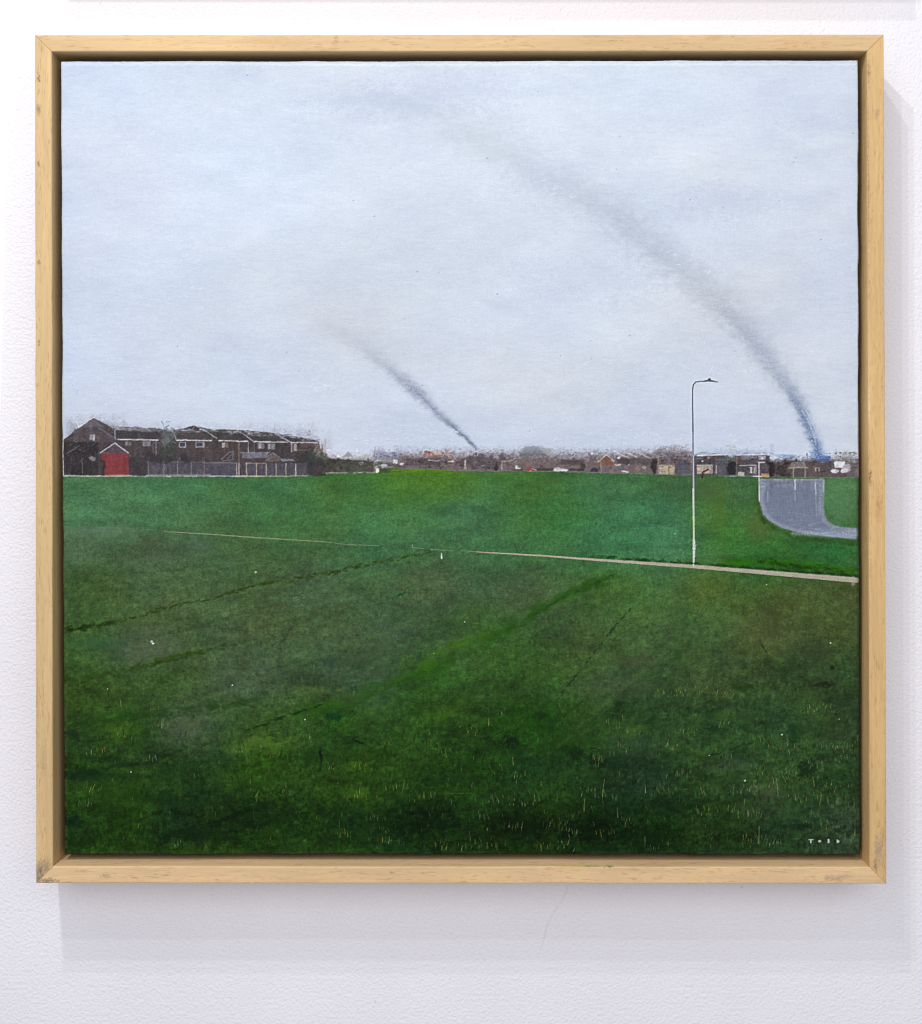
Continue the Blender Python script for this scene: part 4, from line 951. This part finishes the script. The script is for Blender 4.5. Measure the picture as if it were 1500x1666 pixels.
def fc(px, py):
    x, y, z = world(px, py, YF); return (x, z)
C4 = [fc(56.5, 56.5), fc(1438, 55.8), fc(1442.5, 1438), fc(58.5, 1437)]
TONES = [(221,188,140), (222,185,128), (231,197,150), (219,187,136)]
GREY = (92, 88, 92)
ST = [[(0.245, 0.004, 0.0015, 0.004, (110,84,62), 0.4), (0.19, 0.005, 0.02, 0.003, (196,150,96), 0.4), (0.62, 0.006, 0.012, 0.006, (206,162,110), 0.4), (0.553, 0.002, 0.005, 0.002, (196,130,84), 0.5)],
      [(0.065, 0.006, 0.004, 0.002, (150,128,110), 0.6), (0.36, 0.0125, 0.007, 0.0012, (96,60,28), 0.8), (0.386, 0.005, 0.01, 0.002, (170,120,70), 0.5), (0.435, 0.012, 0.012, 0.0008, (120,140,60), 0.6), (0.663, 0.006, 0.012, 0.003, (140,130,132), 0.6), (0.677, 0.009, 0.006, 0.002, GREY, 0.6), (0.03, 0.0125, 0.01, 0.001, (110,76,46), 0.6), (0.12, 0.013, 0.06, 0.0006, (120,86,50), 0.6), (0.3, 0.013, 0.02, 0.0007, (240,226,196), 0.6)],
      [(0.043, 0.004, 0.008, 0.0014, GREY, 0.55), (0.036, 0.006, 0.010, 0.0012, (130,124,126), 0.5), (0.238, 0.0145, 0.008, 0.0012, (112,150,34), 0.95), (0.225, 0.0142, 0.0035, 0.0016, (88,128,20), 1.0), (0.255, 0.0138, 0.012, 0.0008, (196,196,70), 0.7), (0.636, 0.006, 0.004, 0.0016, GREY, 0.6), (0.655, 0.010, 0.006, 0.001, (110,96,84), 0.4), (0.10, 0.004, 0.03, 0.005, (206,176,146), 0.4), (0.684, 0.002, 0.009, 0.0022, (84,80,84), 0.75)],
      [(0.010, 0.004, 0.007, 0.005, (84,80,86), 0.75), (0.004, 0.002, 0.005, 0.004, (96,88,88), 0.75), (0.014, 0.009, 0.005, 0.003, GREY, 0.55), (0.10, 0.006, 0.012, 0.002, (170,140,112), 0.4), (0.505, 0.003, 0.002, 0.001, (80,60,44), 0.8), (0.44, 0.003, 0.003, 0.0008, (90,66,48), 0.7), (0.63, 0.003, 0.004, 0.0015, (92,70,52), 0.75), (0.585, 0.003, 0.0025, 0.001, (80,60,44), 0.7), (0.655, 0.003, 0.004, 0.0012, (84,70,60), 0.8)]]
frame(root, C4, BASE, 0, TONES, ST)

# ------------------------------------------------------------------ the neighbour hanging above (out of the picture, its shadow is in it)
DZ = 0.7775
root2 = bpy.data.objects.new('framed_painting', None); link(root2)
B2 = BASE+np.array([0.004, 0, DZ]); root2.location = B2
tag(root2, 'light wood framed picture hanging directly above the field painting, only its shadow showing', 'painting', group='framed paintings on the white wall')
C5 = [(x+0.004, z+DZ) for x, z in C4]
frame(root2, C5, B2, 20, TONES[::-1], [[], [], [], []])
xs = [p[0] for p in C5]; zs = [p[1] for p in C5]
x0, x1, z0, z1 = min(xs)+0.0165-B2[0], max(xs)-0.0165-B2[0], min(zs)+0.0165-B2[2], max(zs)-0.0165-B2[2]
v = [(x, y, z) for y in (YC, YC+0.0195) for x, z in ((x0, z0), (x1, z0), (x1, z1), (x0, z1))]
cvs = mesh_obj('canvas', v, [(0, 1, 2, 3), (7, 6, 5, 4), (0, 4, 5, 1), (1, 5, 6, 2), (2, 6, 7, 3), (3, 7, 4, 0)], M_PAINT, root2)
pc = np.ones((8, 4), np.float32); pc[:, :3] = lin((170, 180, 190)); set_col(cvs, 'pigment', pc); set_float(cvs, 'relief', np.zeros(8))

# ------------------------------------------------------------------ walls
def wpt(px, py): x, y, z = world(px, py, 0.0); return x, z
zt, zb = 1.9, -1.2
xa, za = wpt(17.5, 0); xb, zb_ = wpt(0.5, 680)
sl = (xb-xa)/(zb_-za)
def xl(z): return xa+sl*(z-za)
wv = [(xl(zb), 0, zb), (1.6, 0, zb), (1.6, 0, zt), (xl(zt), 0, zt), (xl(zb), 0.10, zb), (1.6, 0.10, zb), (1.6, 0.10, zt), (xl(zt), 0.10, zt)]
wall = mesh_obj('wall', wv, [(0, 1, 2, 3), (7, 6, 5, 4), (0, 4, 5, 1), (1, 5, 6, 2), (2, 6, 7, 3), (3, 7, 4, 0)], M_WALL)
tag(wall, 'white painted wall with an orange peel texture behind the painting', 'wall', kind='structure')
bw = mesh_obj('rear_wall', [(-2.4, 0.104, zb), (1.6, 0.104, zb), (1.6, 0.104, zt), (-2.4, 0.104, zt)], [(0, 1, 2, 3)], M_WALL2)
tag(bw, 'white wall beyond the left edge of the main wall, coloured lighter as if brightly lit', 'wall', kind='structure')
# hairline crack in the emulsion
cp = [(926,1436),(923,1448),(917,1462),(908,1472),(902,1484),(893,1498),(888,1514),(884,1530),(879,1546),(874,1556)]
vs, fs = [], []
for k, (px, py) in enumerate(cp):
    x, z = wpt(px, py); h = 0.0008*(1-abs(k/(len(cp)-1)-0.45)*0.9)
    vs += [(x-0.0009, -0.00002, z), (x, -h, z), (x+0.0004, -0.00002, z)]
    if k: a = 3*(k-1); fs += [(a, a+1, a+4, a+3), (a+1, a+2, a+5, a+4)]
crack = mesh_obj('crack', vs, fs, M_WALL, wall)

# ------------------------------------------------------------------ light
def spot(name, loc, at, watt, size, col, ang=75):
    l = bpy.data.lights.new(name, 'SPOT'); l.energy = watt; l.shadow_soft_size = size; l.color = col; l.spot_size = math.radians(ang); l.spot_blend = 1.0
    o = bpy.data.objects.new(name, l); link(o); o.location = loc
    from mathutils import Vector
    o.rotation_euler = (Vector(at)-Vector(loc)).to_track_quat('-Z', 'Y').to_euler()
    return o
def area(name, loc, at, watt, sx, sy, col):
    l = bpy.data.lights.new(name, 'AREA'); l.shape = 'RECTANGLE'; l.size = sx; l.size_y = sy; l.energy = watt; l.color = col
    o = bpy.data.objects.new(name, l); link(o); o.location = loc
    from mathutils import Vector
    o.rotation_euler = (Vector(at)-Vector(loc)).to_track_quat('-Z', 'Y').to_euler()
    return o
spot('track_spotlight', (-0.45, -1.00, 1.63), (0, 0, 0.1), 25.5, 0.016, (0.99, 0.99, 1.0), 130)
spot('track_spotlight', (-0.46, -0.90, 1.23), (0, 0, 0.1), 18.5, 0.016, (0.99, 0.99, 1.0), 130)
spot('track_spotlight', (-0.41, -1.10, 1.18), (0, 0, 0.1), 12, 0.016, (0.99, 0.99, 1.0), 130)
area('front_fill_light', (-0.7, -2.6, 1.0), (0, 0, 0.0), 26.5, 2.4, 1.8, (0.97, 0.975, 1.0))  # broad fill lamps added in front to lift the shadows, not real fittings
area('front_fill_light', (1.0, -2.6, 1.0), (0, 0, 0.0), 21.5, 2.0, 1.8, (1.0, 0.985, 0.975))

w = bpy.data.worlds.new('World'); sc.world = w; w.use_nodes = True
bg = w.node_tree.nodes['Background']; bg.inputs[0].default_value = (0.95, 0.94, 1.0, 1); bg.inputs[1].default_value = 0.43

# ------------------------------------------------------------------ camera, view
cd = bpy.data.cameras.new('camera'); cam = bpy.data.objects.new('camera', cd); link(cam)
cam.location = (CAMX, CAMY, CAMZ); cam.rotation_euler = (math.radians(90), 0, 0)
cd.sensor_fit = 'VERTICAL'; cd.sensor_height = 36.0; cd.lens = 36.0*D/(1666*S)
cd.shift_x = (750-PX)/1666.0; cd.shift_y = (PY-833)/1666.0
cd.clip_start = 0.01; cd.clip_end = 50
sc.camera = cam
sc.cycles.filter_width = 1.15
sc.view_settings.view_transform = 'Standard'; sc.view_settings.look = 'None'
sc.view_settings.exposure = 0.0; sc.view_settings.gamma = 1.0; sc.view_settings.use_curve_mapping = False
